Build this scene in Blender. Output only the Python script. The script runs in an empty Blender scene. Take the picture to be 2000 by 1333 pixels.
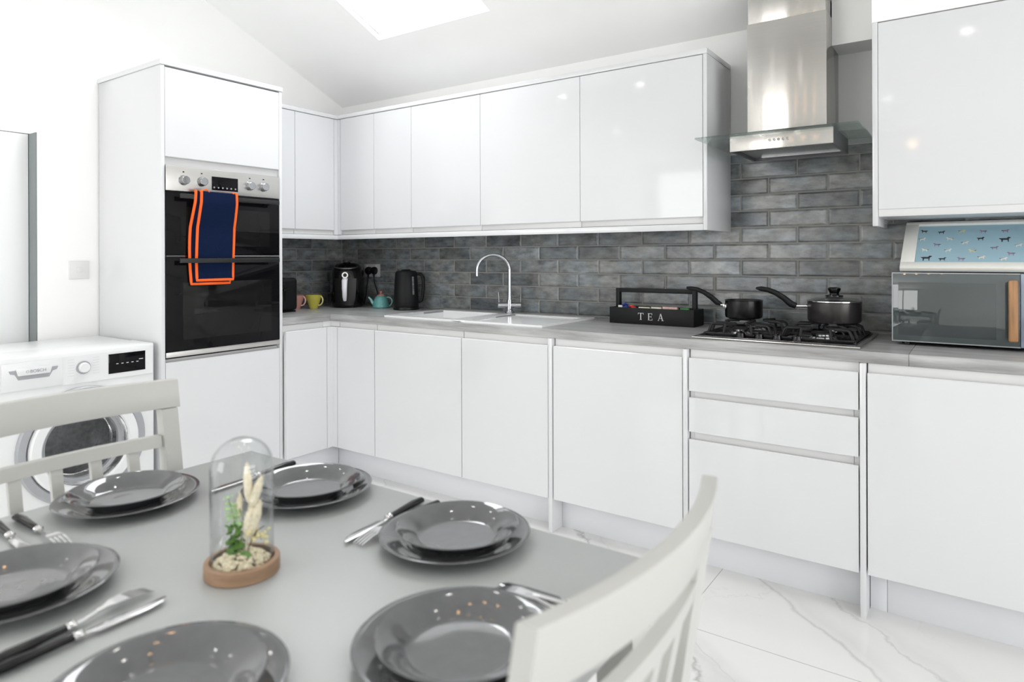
import bpy, bmesh, math, random
from mathutils import Vector, Matrix
R=math.radians; PI=math.pi
rnd=random.Random(7)
sc=bpy.context.scene
COL=sc.collection
# ------------------------------------------------------------------ camera
F=1299.68; YAW=R(34.673); PIT=R(-0.0047); ROL=R(-0.1929)
fw=Vector((-math.sin(YAW)*math.cos(PIT),math.cos(YAW)*math.cos(PIT),math.sin(PIT)))
r0=Vector((math.cos(YAW),math.sin(YAW),0)); u0=r0.cross(fw)
rt=math.cos(ROL)*r0+math.sin(ROL)*u0; up=-math.sin(ROL)*r0+math.cos(ROL)*u0
cd=bpy.data.cameras.new('camera'); cam=bpy.data.objects.new('camera',cd); COL.objects.link(cam)
m=Matrix.Identity(4)
for i in range(3): m[i][0]=rt[i]; m[i][1]=up[i]; m[i][2]=-fw[i]
m[0][3],m[1][3],m[2][3]=3.7042,-3.1612,1.2357
cam.matrix_world=m
cd.sensor_width=36; cd.lens=F*36/2000; cd.clip_start=.02
cd.shift_x=(1000-1014.41)/2000; cd.shift_y=(501.69-666.5)/2000
cd.dof.use_dof=True; cd.dof.focus_distance=3.0; cd.dof.aperture_fstop=3.6
sc.camera=cam
# ------------------------------------------------------------------ view and world
sc.view_settings.view_transform='Standard'; sc.view_settings.look='None'
sc.view_settings.gamma=1; sc.view_settings.use_curve_mapping=False
sc.view_settings.exposure=-1.73
W=bpy.data.worlds.new('sky'); sc.world=W; W.use_nodes=True
bg=W.node_tree.nodes['Background']; bg.inputs[0].default_value=(.965,.98,1,1); bg.inputs[1].default_value=5.0
sc.cycles.max_bounces=14; sc.cycles.diffuse_bounces=8; sc.cycles.glossy_bounces=6; sc.cycles.transmission_bounces=12
sc.cycles.caustics_reflective=False; sc.cycles.caustics_refractive=False; sc.cycles.sample_clamp_indirect=8
def area(name,loc,rot,sx,sy,power,color,portal=False):
    l=bpy.data.lights.new(name,'AREA'); l.shape='RECTANGLE'; l.size=sx; l.size_y=sy; l.energy=power; l.color=color
    l.cycles.is_portal=portal
    o=bpy.data.objects.new(name,l); COL.objects.link(o); o.location=loc; o.rotation_euler=rot
    return o
# daylight through the openings: garden doors (right), window behind the camera, roof light
area('daylight_garden_doors',(7.65,-3.1,1.2),(0,R(90),0),2.2,3.6,310,(.985,.985,1))
area('daylight_front_window',(1.0,-5.95,1.45),(R(90),0,0),1.9,1.9,140,(1,.99,.98))
area('daylight_skylight',(1.25,-.95,3.1),(R(-23.6),0,0),.75,1.0,95,(.98,.985,1))

# ------------------------------------------------------------------ materials
def lin(c): return tuple(((x/255)/12.92 if x/255<=.04045 else ((x/255+.055)/1.055)**2.4) for x in c)
MATS={}
def mat(name,col=(.8,.8,.8),rough=.5,metal=0,**k):
    if name in MATS: return MATS[name]
    m=bpy.data.materials.new(name); m.use_nodes=True; nt=m.node_tree; b=nt.nodes['Principled BSDF']
    b.inputs['Base Color'].default_value=(*col,1); b.inputs['Roughness'].default_value=rough; b.inputs['Metallic'].default_value=metal
    for kk,v in k.items():
        if kk=='var': continue
        n=kk.replace('_',' ')
        if n in b.inputs: b.inputs[n].default_value=v
    MATS[name]=m
    var=k.get('var')
    if var:   # (scale vec, amount, bump, detail)
        N=nt.nodes; L=nt.links
        tc=N.new('ShaderNodeTexCoord'); mp=N.new('ShaderNodeMapping'); mp.inputs['Scale'].default_value=var[0]
        no=N.new('ShaderNodeTexNoise'); no.inputs['Scale'].default_value=1; no.inputs['Detail'].default_value=var[3] if len(var)>3 else 5
        L.new(tc.outputs['Object'],mp.inputs[0]); L.new(mp.outputs[0],no.inputs['Vector'])
        rp=N.new('ShaderNodeMapRange'); rp.inputs[1].default_value=.3; rp.inputs[2].default_value=.7
        rp.inputs[3].default_value=1-var[1]; rp.inputs[4].default_value=1+var[1]; L.new(no.outputs[0],rp.inputs[0])
        mx=N.new('ShaderNodeVectorMath'); mx.operation='SCALE'; mx.inputs[0].default_value=col; L.new(rp.outputs[0],mx.inputs['Scale'])
        L.new(mx.outputs[0],b.inputs['Base Color'])
        if var[2]:
            bp=N.new('ShaderNodeBump'); bp.inputs['Strength'].default_value=var[2]; bp.inputs['Distance'].default_value=.002
            L.new(no.outputs[0],bp.inputs['Height']); L.new(bp.outputs[0],b.inputs['Normal'])
    return m
def emis(name,col,s):
    m=bpy.data.materials.new(name); m.use_nodes=True; b=m.node_tree.nodes['Principled BSDF']
    b.inputs['Base Color'].default_value=(*col,1); b.inputs['Emission Color'].default_value=(*col,1); b.inputs['Emission Strength'].default_value=s
    MATS[name]=m; return m
wall_m=mat('wall_paint',(.92,.92,.91),.85,var=((3,3,3),.01,.02))
ceil_m=mat('ceiling_paint',(.93,.93,.92),.9,var=((3,3,3),.01,.02))
gloss=mat('white_gloss_board',(.662,.668,.682),.07,var=((2,2,2),.004,0))
satin=mat('white_satin_board',(.68,.68,.68),.35,var=((5,5,5),.01,0))
plinm=mat('plinth_white',(.70,.71,.735),.2,var=((5,5,5),.01,0))
gap_m=mat('shadow_gap_dark',(.06,.06,.06),.8,var=((9,9,9),.1,0))
steel=mat('brushed_steel',(.62,.61,.59),.30,1,var=((6,6,900),.03,.12,2))
hoodst=mat('hood_steel',(.50,.485,.46),.20,1,Anisotropic=.93,Anisotropic_Rotation=.25,var=((5,5,700),.035,.02,2))
_n=hoodst.node_tree; _t=_n.nodes.new('ShaderNodeTangent'); _t.direction_type='RADIAL'; _t.axis='Z'; _n.links.new(_t.outputs[0],_n.nodes['Principled BSDF'].inputs['Tangent'])
steelp=mat('polished_steel',(.72,.72,.72),.14,1,var=((30,30,30),.02,0))
chrome=mat('chrome',(.46,.47,.49),.06,1,var=((5,5,5),.01,0))
bglass=mat('black_glass',(.004,.004,.005),.04,Specular_IOR_Level=.16,var=((2,2,2),.1,0))
bplast=mat('black_plastic',(.005,.005,.0055),.35,Specular_IOR_Level=.3,var=((60,60,60),.15,.05))
bgloss=mat('black_gloss_plastic',(.003,.003,.0035),.12,Specular_IOR_Level=.4,var=((20,20,20),.1,0))
bmatt=mat('black_matt',(.006,.0065,.0075),.5,Specular_IOR_Level=.25,var=((80,80,80),.12,.08))
iron=mat('cast_iron',(.010,.010,.0105),.5,Specular_IOR_Level=.35,var=((150,150,150),.2,.3))
greyp=mat('greige_paint',(.49,.49,.47),.4,var=((8,8,8),.015,.02))
tabm=mat('table_grey_paint',(.40,.415,.415),.38,var=((4,4,4),.012,.02))
platem=mat('grey_stoneware_glaze',(.098,.101,.106),.06,Coat_Weight=.6,Coat_Roughness=.03,var=((60,60,60),.05,0))
ceram=mat('white_ceramic',(.84,.845,.85),.15,var=((4,4,4),.01,0))
whitep=mat('white_plastic',(.74,.75,.755),.3,var=((9,9,9),.01,0))
sockm=mat('socket_plastic',(.74,.735,.73),.4,var=((9,9,9),.01,0))
wood=mat('oak_wood',(.36,.19,.085),.45,var=((90,90,6),.3,.15))
beech=mat('beech_wood',(.33,.205,.125),.5,var=((25,25,120),.18,.1))
navy=mat('navy_cotton',lin((13,27,56)),.9,Specular_IOR_Level=.1,var=((300,300,300),.3,.5))
orange=mat('orange_binding',lin((240,98,26)),.8,var=((300,300,300),.1,.4))
yellow=mat('yellow_glaze',lin((190,182,78)),.15,var=((30,30,30),.06,0))
pink=mat('pink_glaze',lin((190,140,130)),.2,var=((30,30,30),.06,0))
teal=mat('teal_glaze',lin((100,165,162)),.15,var=((90,90,90),.12,0))
dglass=mat('dark_mirror_glass',(.060,.075,.078),.03,Specular_IOR_Level=.9,var=((3,3,3),.02,0))
stone=mat('cream_dried_moss',(.74,.66,.48),.9,var=((200,200,200),.3,.6))
green=mat('preserved_leaf_green',(.10,.23,.03),.6,var=((80,80,80),.25,.1))
lgreen=mat('pale_leaf_green',(.42,.62,.30),.6,var=((80,80,80),.2,.1))
cream=mat('dried_grass_cream',(.84,.76,.58),.9,var=((200,200,200),.15,.3))
brown=mat('brown_twig',(.10,.05,.025),.8,var=((90,90,90),.2,.1))
greypanel=mat('silver_grey_plastic',(.36,.37,.39),.3,var=((9,9,9),.02,0))
darkgrey=mat('dark_grey_steel',(.13,.13,.14),.3,.6,var=((9,9,300),.05,0))
letter=mat('printed_silver',(.62,.62,.60),.5,var=((30,30,30),.05,0))
printgrey=mat('printed_grey',(.35,.35,.37),.5,var=((30,30,30),.05,0))
panm=mat('pan_dark_metal',(.055,.05,.05),.28,.6,var=((50,50,50),.04,0))
panb=mat('pan_black_enamel',(.005,.0045,.0045),.25,Specular_IOR_Level=.35,var=((50,50,50),.1,0))
def glassmat(name,col,ior=1.45,edge=None):   # thin pane: transparent body with a Fresnel reflection
    m=bpy.data.materials.new(name); m.use_nodes=True; nt=m.node_tree; N=nt.nodes; L=nt.links; N.remove(N['Principled BSDF'])
    tr=N.new('ShaderNodeBsdfTransparent'); tr.inputs[0].default_value=(*col,1); gl=N.new('ShaderNodeBsdfGlossy'); gl.inputs['Roughness'].default_value=.01
    fr_=N.new('ShaderNodeFresnel'); fr_.inputs[0].default_value=ior; mx=N.new('ShaderNodeMixShader')
    ge=N.new('ShaderNodeNewGeometry'); io=N.new('ShaderNodeMapRange'); io.inputs[3].default_value=ior; io.inputs[4].default_value=1/ior; L.new(ge.outputs['Backfacing'],io.inputs[0]); L.new(io.outputs[0],fr_.inputs[0])
    L.new(fr_.outputs[0],mx.inputs[0]); L.new(tr.outputs[0],mx.inputs[1]); L.new(gl.outputs[0],mx.inputs[2]); L.new(mx.outputs[0],N['Material Output'].inputs[0])
    MATS[name]=m; return m
clear=glassmat('clear_glass',(.985,.99,.99),1.5); tint=glassmat('green_tinted_glass',(.86,.92,.90),1.4); skyg=glassmat('rooflight_glass',(.97,.98,.98),1.3)
# --- tiles (brick texture); axis 0: runs along x, 1: runs along y
def tile_mat(name,axis):
    m=bpy.data.materials.new(name); m.use_nodes=True; nt=m.node_tree; N=nt.nodes; L=nt.links; b=N['Principled BSDF']
    tc=N.new('ShaderNodeTexCoord'); sp=N.new('ShaderNodeSeparateXYZ'); L.new(tc.outputs['Object'],sp.inputs[0])
    cb=N.new('ShaderNodeCombineXYZ')
    ax=N.new('ShaderNodeMath'); ax.operation='ADD'; L.new(sp.outputs[axis],ax.inputs[0]); ax.inputs[1].default_value=-.0375+5 if axis==0 else .02+5
    az=N.new('ShaderNodeMath'); az.operation='ADD'; L.new(sp.outputs[2],az.inputs[0]); az.inputs[1].default_value=-.9165+.151*2
    L.new(ax.outputs[0],cb.inputs[0]); L.new(az.outputs[0],cb.inputs[1])
    # slight wobble of the hand-made tile edges
    wn=N.new('ShaderNodeTexNoise'); wn.inputs['Scale'].default_value=14; wn.inputs['Detail'].default_value=2; L.new(tc.outputs['Object'],wn.inputs['Vector'])
    ws=N.new('ShaderNodeVectorMath'); ws.operation='MULTIPLY_ADD'; L.new(wn.outputs['Color'],ws.inputs[0]); ws.inputs[1].default_value=(.004,.003,0); L.new(cb.outputs[0],ws.inputs[2])
    def brick(c1,c2,mc,ms,sm):
        t=N.new('ShaderNodeTexBrick'); t.offset=.5; t.squash=1; t.inputs['Scale'].default_value=1; t.inputs['Brick Width'].default_value=.25; t.inputs['Row Height'].default_value=.0755
        t.inputs['Mortar Size'].default_value=ms; t.inputs['Mortar Smooth'].default_value=sm
        t.inputs['Color1'].default_value=c1; t.inputs['Color2'].default_value=c2; t.inputs['Mortar'].default_value=mc; L.new(ws.outputs[0],t.inputs['Vector']); return t
    t=brick((.100,.108,.112,1),(.200,.211,.213,1),(.27,.26,.24,1),.0028,.1)
    rim=brick((0,0,0,1),(0,0,0,1),(1,1,1,1),.011,1.0)
    n1=N.new('ShaderNodeTexNoise'); n1.inputs['Scale'].default_value=1; n1.inputs['Detail'].default_value=6; n1.inputs['Roughness'].default_value=.6
    mp=N.new('ShaderNodeMapping'); mp.inputs['Scale'].default_value=(14,14,30); L.new(tc.outputs['Object'],mp.inputs[0])
    # shift noise per brick so that tiles differ
    sh=N.new('ShaderNodeVectorMath'); sh.operation='MULTIPLY_ADD'; L.new(t.outputs['Color'],sh.inputs[0]); sh.inputs[1].default_value=(37,41,29); L.new(mp.outputs[0],sh.inputs[2]); L.new(sh.outputs[0],n1.inputs['Vector'])
    rp=N.new('ShaderNodeMapRange'); rp.inputs[1].default_value=.3; rp.inputs[2].default_value=.7; rp.inputs[3].default_value=.55; rp.inputs[4].default_value=1.75; L.new(n1.outputs[0],rp.inputs[0])
    sc1=N.new('ShaderNodeVectorMath'); sc1.operation='SCALE'; L.new(t.outputs['Color'],sc1.inputs[0]); L.new(rp.outputs[0],sc1.inputs['Scale'])
    # warm / cool drift
    n2=N.new('ShaderNodeTexNoise'); n2.inputs['Scale'].default_value=6; n2.inputs['Detail'].default_value=3; L.new(tc.outputs['Object'],n2.inputs['Vector'])
    rc=N.new('ShaderNodeValToRGB'); rc.color_ramp.elements[0].position=.4; rc.color_ramp.elements[0].color=(1.02,.99,.94,1); rc.color_ramp.elements[1].position=.62; rc.color_ramp.elements[1].color=(.94,1.0,1.06,1); L.new(n2.outputs[0],rc.inputs[0])
    mu=N.new('ShaderNodeVectorMath'); mu.operation='MULTIPLY'; L.new(sc1.outputs[0],mu.inputs[0]); L.new(rc.outputs[0],mu.inputs[1])
    # darker glaze pooled along tile rims
    rs=N.new('ShaderNodeMapRange'); rs.inputs[3].default_value=1; rs.inputs[4].default_value=.72; L.new(rim.outputs['Fac'],rs.inputs[0])
    m2=N.new('ShaderNodeVectorMath'); m2.operation='SCALE'; L.new(mu.outputs[0],m2.inputs[0]); L.new(rs.outputs[0],m2.inputs['Scale'])
    mm=N.new('ShaderNodeMix'); mm.data_type='RGBA'; L.new(t.outputs['Fac'],mm.inputs[0]); L.new(m2.outputs[0],mm.inputs[6]); mm.inputs[7].default_value=(.25,.245,.225,1)
    L.new(mm.outputs[2],b.inputs['Base Color'])
    rr=N.new('ShaderNodeMapRange'); rr.inputs[3].default_value=.2; rr.inputs[4].default_value=.85; L.new(t.outputs['Fac'],rr.inputs[0]); L.new(rr.outputs[0],b.inputs['Roughness'])
    hb=N.new('ShaderNodeMath'); hb.operation='MULTIPLY_ADD'; L.new(rim.outputs['Fac'],hb.inputs[0]); hb.inputs[1].default_value=-1; 
    h2=N.new('ShaderNodeMath'); h2.operation='MULTIPLY'; L.new(n1.outputs[0],h2.inputs[0]); h2.inputs[1].default_value=.7; L.new(h2.outputs[0],hb.inputs[2])
    bp=N.new('ShaderNodeBump'); bp.inputs['Strength'].default_value=.45; bp.inputs['Distance'].default_value=.004; L.new(hb.outputs[0],bp.inputs['Height']); L.new(bp.outputs[0],b.inputs['Normal'])
    MATS[name]=m; return m
# --- worktop laminate
def worktop_mat(name,scale):
    m=bpy.data.materials.new(name); m.use_nodes=True; nt=m.node_tree; N=nt.nodes; L=nt.links; b=N['Principled BSDF']
    tc=N.new('ShaderNodeTexCoord'); mp=N.new('ShaderNodeMapping'); mp.inputs['Scale'].default_value=scale; L.new(tc.outputs['Object'],mp.inputs[0])
    n=N.new('ShaderNodeTexNoise'); n.inputs['Scale'].default_value=1; n.inputs['Detail'].default_value=8; n.inputs['Roughness'].default_value=.65; L.new(mp.outputs[0],n.inputs['Vector'])
    cr=N.new('ShaderNodeValToRGB'); e=cr.color_ramp.elements; e[0].position=.3; e[0].color=(.225,.22,.215,1); e[1].position=.68; e[1].color=(.48,.48,.485,1)
    x=e.new(.5); x.color=(.355,.355,.355,1); L.new(n.outputs[0],cr.inputs[0]); L.new(cr.outputs[0],b.inputs['Base Color'])
    b.inputs['Roughness'].default_value=.3
    bp=N.new('ShaderNodeBump'); bp.inputs['Strength'].default_value=.08; bp.inputs['Distance'].default_value=.002; L.new(n.outputs[0],bp.inputs['Height']); L.new(bp.outputs[0],b.inputs['Normal'])
    MATS[name]=m; return m
# --- marble floor
def floor_mat():
    m=bpy.data.materials.new('marble_floor_tiles'); m.use_nodes=True; nt=m.node_tree; N=nt.nodes; L=nt.links; b=N['Principled BSDF']
    tc=N.new('ShaderNodeTexCoord')
    def nz(s,d,vec=None,r=.5):
        n=N.new('ShaderNodeTexNoise'); n.inputs['Scale'].default_value=s; n.inputs['Detail'].default_value=d; n.inputs['Roughness'].default_value=r; L.new(vec or tc.outputs['Object'],n.inputs['Vector']); return n
    wob=nz(2.6,6,r=.6)
    def mth(op,a,bb=None,c=None):
        k=N.new('ShaderNodeMath'); k.operation=op
        for i,v in enumerate((a,bb,c)):
            if v is None: continue
            if isinstance(v,(int,float)): k.inputs[i].default_value=v
            else: L.new(v,k.inputs[i])
        return k.outputs[0]
    sp=N.new('ShaderNodeSeparateXYZ'); L.new(tc.outputs['Object'],sp.inputs[0])
    tot=None
    def vein(p,q,w,amp,s):
        nonlocal tot
        dx,dy=q[0]-p[0],q[1]-p[1]; l=math.hypot(dx,dy); nx,ny=-dy/l,dx/l; c=nx*p[0]+ny*p[1]
        u=mth('ADD',mth('MULTIPLY',sp.outputs[0],nx),mth('MULTIPLY_ADD',sp.outputs[1],ny,-c))
        u=mth('MULTIPLY_ADD',mth('SUBTRACT',wob.outputs[0],.5),amp,u)
        # sharp on one side, feathered on the other
        a=mth('SUBTRACT',1,mth('MINIMUM',mth('DIVIDE',mth('ABSOLUTE',u),w),1))
        g=mth('SUBTRACT',1,mth('MINIMUM',mth('DIVIDE',mth('ABSOLUTE',mth('SUBTRACT',u,w*3.0)),w*4.5),1))
        v=mth('ADD',mth('MULTIPLY',mth('POWER',a,1.5),s),mth('MULTIPLY',g,s*.35))
        tot=v if tot is None else mth('MAXIMUM',tot,v)
    vein((3.05,-.60),(3.62,-1.13),.013,.14,.36)
    vein((2.87,-1.02),(3.2,-1.3),.008,.12,.30)
    vein((2.25,-.56),(2.75,-1.0),.016,.35,.6)
    vein((1.0,-.5),(1.9,-1.9),.010,.4,.3); vein((3.9,-1.2),(5.2,-2.6),.014,.4,.3)
    v2=nz(1.1,9,r=.62); 
    q=mth('SUBTRACT',1,mth('MINIMUM',mth('DIVIDE',mth('ABSOLUTE',mth('SUBTRACT',v2.outputs[0],.5)),.006),1))
    msk=nz(.9,2); mk=mth('MULTIPLY',mth('MAXIMUM',mth('SUBTRACT',msk.outputs[0],.52),0),5)
    tot=mth('MAXIMUM',tot,mth('MULTIPLY',mth('MULTIPLY',q,mk),.16))
    br=N.new('ShaderNodeTexBrick'); br.offset=0; br.inputs['Scale'].default_value=1; br.inputs['Brick Width'].default_value=1.2; br.inputs['Row Height'].default_value=.6
    br.inputs['Mortar Size'].default_value=.0016; br.inputs['Mortar Smooth'].default_value=0
    mp=N.new('ShaderNodeMapping'); mp.inputs['Location'].default_value=(-2.867+12,1.017+12,0); L.new(tc.outputs['Object'],mp.inputs[0]); L.new(mp.outputs[0],br.inputs['Vector'])
    mx=N.new('ShaderNodeMix'); mx.data_type='RGBA'; L.new(tot,mx.inputs[0]); mx.inputs[6].default_value=(.76,.76,.75,1); mx.inputs[7].default_value=(.30,.30,.30,1)
    m2=N.new('ShaderNodeMix'); m2.data_type='RGBA'; L.new(br.outputs['Fac'],m2.inputs[0]); L.new(mx.outputs[2],m2.inputs[6]); m2.inputs[7].default_value=(.42,.42,.42,1)
    L.new(m2.outputs[2],b.inputs['Base Color']); b.inputs['Roughness'].default_value=.16
    MATS[m.name]=m; return m
tile_x=tile_mat('grey_brick_tiles_back',0); tile_y=tile_mat('grey_brick_tiles_left',1)
top_x=worktop_mat('grey_laminate_back',(3,38,38)); top_y=worktop_mat('grey_laminate_left',(38,3,38))
floor_m=floor_mat()
# blue paper with small animals
def print_mat():
    return mat('pale_blue_print',(.36,.54,.63),.5,var=((6,6,6),.03,0))

# ------------------------------------------------------------------ mesh helpers
ROOT={}
class Mb:
    def __init__(s): s.bm=bmesh.new()
    def _new(s,n0): s.bm.verts.ensure_lookup_table(); return s.bm.verts[n0:]
    def box(s,x0,x1,y0,y1,z0,z1,bev=0,seg=2,M=None):
        if x0>x1:x0,x1=x1,x0
        if y0>y1:y0,y1=y1,y0
        if z0>z1:z0,z1=z1,z0
        r=bmesh.ops.create_cube(s.bm,size=1); vs=r['verts']
        for v in vs: v.co=Vector(((x0+x1)/2+v.co.x*(x1-x0),(y0+y1)/2+v.co.y*(y1-y0),(z0+z1)/2+v.co.z*(z1-z0)))
        if M is not None:
            for v in vs: v.co=M@v.co
        if bev:
            es=list({e for v in vs for e in v.link_edges})
            bmesh.ops.bevel(s.bm,geom=es,offset=bev,segments=seg,affect='EDGES',profile=.5)
        return s
    def prism(s,pts,axis,a,b,bev=0):   # pts in the plane of the other two axes
        def P(p,t):
            return {'x':Vector((t,p[0],p[1])),'y':Vector((p[0],t,p[1])),'z':Vector((p[0],p[1],t))}[axis]
        A=[s.bm.verts.new(P(p,a)) for p in pts]; Bv=[s.bm.verts.new(P(p,b)) for p in pts]
        n=len(pts); fs=[s.bm.faces.new(A[::-1]),s.bm.faces.new(Bv)]
        for i in range(n): fs.append(s.bm.faces.new((A[i],A[(i+1)%n],Bv[(i+1)%n],Bv[i])))
        bmesh.ops.recalc_face_normals(s.bm,faces=fs)
        if bev: bmesh.ops.bevel(s.bm,geom=list({e for f in fs for e in f.edges}),offset=bev,segments=2,affect='EDGES',profile=.5)
        return s
    def lathe(s,prof,c=(0,0,0),seg=48,M=None,closed=False):
        c=Vector(c); rings=[]
        for r,z in prof:
            if r<1e-6: rings.append([s.bm.verts.new(Vector((0,0,z)))])
            else: rings.append([s.bm.verts.new(Vector((r*math.cos(2*PI*i/seg),r*math.sin(2*PI*i/seg),z))) for i in range(seg)])
        fs=[]
        pr=list(zip(rings,rings[1:]))
        if closed: pr.append((rings[-1],rings[0]))
        for a,b in pr:
            for i in range(seg):
                j=(i+1)%seg
                if len(a)==1 and len(b)==1: continue
                if len(a)==1: fs.append(s.bm.faces.new((a[0],b[j],b[i])))
                elif len(b)==1: fs.append(s.bm.faces.new((a[i],a[j],b[0])))
                else: fs.append(s.bm.faces.new((a[i],a[j],b[j],b[i])))
        for rg in rings:
            for v in rg:
                v.co=(M@v.co if M is not None else v.co)+c
        bmesh.ops.recalc_face_normals(s.bm,faces=fs)
        return s
    def cyl(s,p,q,r1,r2=None,seg=24,bev=0):
        p=Vector(p);q=Vector(q);r2=r1 if r2 is None else r2;d=q-p;l=d.length
        M=d.to_track_quat('Z','Y').to_matrix()
        if bev: prof=[(0,0),(r1-bev,0),(r1,bev),(r2,l-bev),(r2-bev,l),(0,l)]
        else: prof=[(0,0),(r1,0),(r2,l),(0,l)]
        return s.lathe(prof,p,seg,M)
    def tube(s,pts,r,seg=12,caps=True,sx=1,sy=1,upv=None):
        pts=[Vector(p) for p in pts]; n=len(pts); rings=[]; rs=r if isinstance(r,(list,tuple)) else [r]*n
        upx=Vector(upv) if upv else None
        prevx=None
        for i,p in enumerate(pts):
            t=(pts[min(i+1,n-1)]-pts[max(i-1,0)]).normalized()
            if upx is not None: xax=(upx-t*upx.dot(t)).normalized()
            elif prevx is None:
                a=Vector((0,0,1)) if abs(t.z)<.9 else Vector((1,0,0)); xax=(a-t*a.dot(t)).normalized()
            else: xax=(prevx-t*prevx.dot(t)).normalized()
            prevx=xax; yax=t.cross(xax)
            rings.append([s.bm.verts.new(p+xax*math.cos(2*PI*k/seg)*rs[i]*sx+yax*math.sin(2*PI*k/seg)*rs[i]*sy) for k in range(seg)])
        fs=[]
        for a,b in zip(rings,rings[1:]):
            for k in range(seg): fs.append(s.bm.faces.new((a[k],a[(k+1)%seg],b[(k+1)%seg],b[k])))
        if caps: fs+= [s.bm.faces.new(rings[0][::-1]),s.bm.faces.new(rings[-1])]
        bmesh.ops.recalc_face_normals(s.bm,faces=fs)
        return s
    def loft(s,rings,caps=True):
        R_=[[s.bm.verts.new(Vector(p)) for p in r] for r in rings]; fs=[]; n=len(R_[0])
        for a,b in zip(R_,R_[1:]):
            for k in range(n): fs.append(s.bm.faces.new((a[k],a[(k+1)%n],b[(k+1)%n],b[k])))
        if caps: fs+=[s.bm.faces.new(R_[0][::-1]),s.bm.faces.new(R_[-1])]
        bmesh.ops.recalc_face_normals(s.bm,faces=fs)
        return s
    def sheet(s,fn,nu,nv,th,M=None):   # solid sheet: fn(u,v)->(point, normal)
        A=[];Bq=[]
        for i in range(nu+1):
            ra=[];rb=[]
            for j in range(nv+1):
                p,n=fn(i/nu,j/nv); p=Vector(p); n=Vector(n).normalized()
                ra.append(s.bm.verts.new(p+n*th/2)); rb.append(s.bm.verts.new(p-n*th/2))
            A.append(ra);Bq.append(rb)
        fs=[]
        for i in range(nu):
            for j in range(nv):
                fs.append(s.bm.faces.new((A[i][j],A[i+1][j],A[i+1][j+1],A[i][j+1])))
                fs.append(s.bm.faces.new((Bq[i][j+1],Bq[i+1][j+1],Bq[i+1][j],Bq[i][j])))
        for i in range(nu):
            fs.append(s.bm.faces.new((A[i][0],Bq[i][0],Bq[i+1][0],A[i+1][0]))); fs.append(s.bm.faces.new((A[i+1][nv],Bq[i+1][nv],Bq[i][nv],A[i][nv])))
        for j in range(nv):
            fs.append(s.bm.faces.new((A[0][j+1],Bq[0][j+1],Bq[0][j],A[0][j]))); fs.append(s.bm.faces.new((A[nu][j],Bq[nu][j],Bq[nu][j+1],A[nu][j+1])))
        bmesh.ops.recalc_face_normals(s.bm,faces=fs)
        return s
    def ball(s,c,rx,ry=None,rz=None,seg=14,M=None):
        ry=rx if ry is None else ry; rz=rx if rz is None else rz
        r=bmesh.ops.create_uvsphere(s.bm,u_segments=seg,v_segments=max(6,seg//2),radius=1)
        for v in r['verts']:
            v.co=Vector((v.co.x*rx,v.co.y*ry,v.co.z*rz))
            if M is not None: v.co=M@v.co
            v.co+=Vector(c)
        return s
    def build(s,name,m,parent=None,label=None,smooth=True,ang=35):
        base=ROOT.get(parent.name,Vector((0,0,0))) if parent else Vector((0,0,0))
        for v in s.bm.verts: v.co-=base
        me=bpy.data.meshes.new(name)
        for f in s.bm.faces: f.smooth=smooth
        for e in s.bm.edges:
            if len(e.link_faces)==2 and e.calc_face_angle(0)>R(ang): e.smooth=False
        s.bm.to_mesh(me); s.bm.free(); me.materials.append(m)
        o=bpy.data.objects.new(name,me); COL.objects.link(o)
        if parent: o.parent=parent
        ROOT[o.name]=base
        if label: o['label']=label
        return o
def tag(o,label=None,cat=None,group=None,kind=None):
    if label: o['label']=label
    if cat: o['category']=cat
    if group: o['group']=group
    if kind: o['kind']=kind
    return o
def thing(name,label,cat,loc=(0,0,0),group=None,local=False):
    o=bpy.data.objects.new(name,None); COL.objects.link(o); o.location=loc; o.empty_display_size=.05
    ROOT[o.name]=Vector((0,0,0)) if local else Vector(loc)
    return tag(o,label,cat,group)
def struct(name,mb,m): return tag(mb.build(name,m),kind='structure')
def copy_tree(o,parent=None):
    c=o.copy(); COL.objects.link(c)
    if parent: c.parent=parent
    for ch in list(o.children): copy_tree(ch,c)
    return c
def copy_thing(o,loc,rz,label,group=None):
    c=copy_tree(o); c.location=loc; c.rotation_euler=(0,0,rz); c['label']=label
    if group: c['group']=group
    return c
def text_mb(s,size,ext=.0006):
    cu=bpy.data.curves.new('t','FONT'); cu.body=s; cu.size=size; cu.extrude=ext; cu.align_x='CENTER'; cu.align_y='CENTER'
    o=bpy.data.objects.new('t',cu); COL.objects.link(o); bpy.context.view_layer.update()
    me=bpy.data.meshes.new_from_object(o.evaluated_get(bpy.context.evaluated_depsgraph_get()))
    b=Mb(); b.bm.from_mesh(me); bpy.data.objects.remove(o); bpy.data.curves.remove(cu); bpy.data.meshes.remove(me)
    return b

# ------------------------------------------------------------------ room shell
XR=7.6; YF=-5.9; SL=.437; Z0=2.292; YB=-1.9
zc=lambda y: Z0-SL*y
ZF=2.5
struct('floor',Mb().box(-.3,XR+.2,YF-.2,.2,-.1,0),floor_m)
b=Mb(); b.box(-.3,XR+.2,0,.15,0,Z0+.12); struct('wall_back',b,wall_m)
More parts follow.
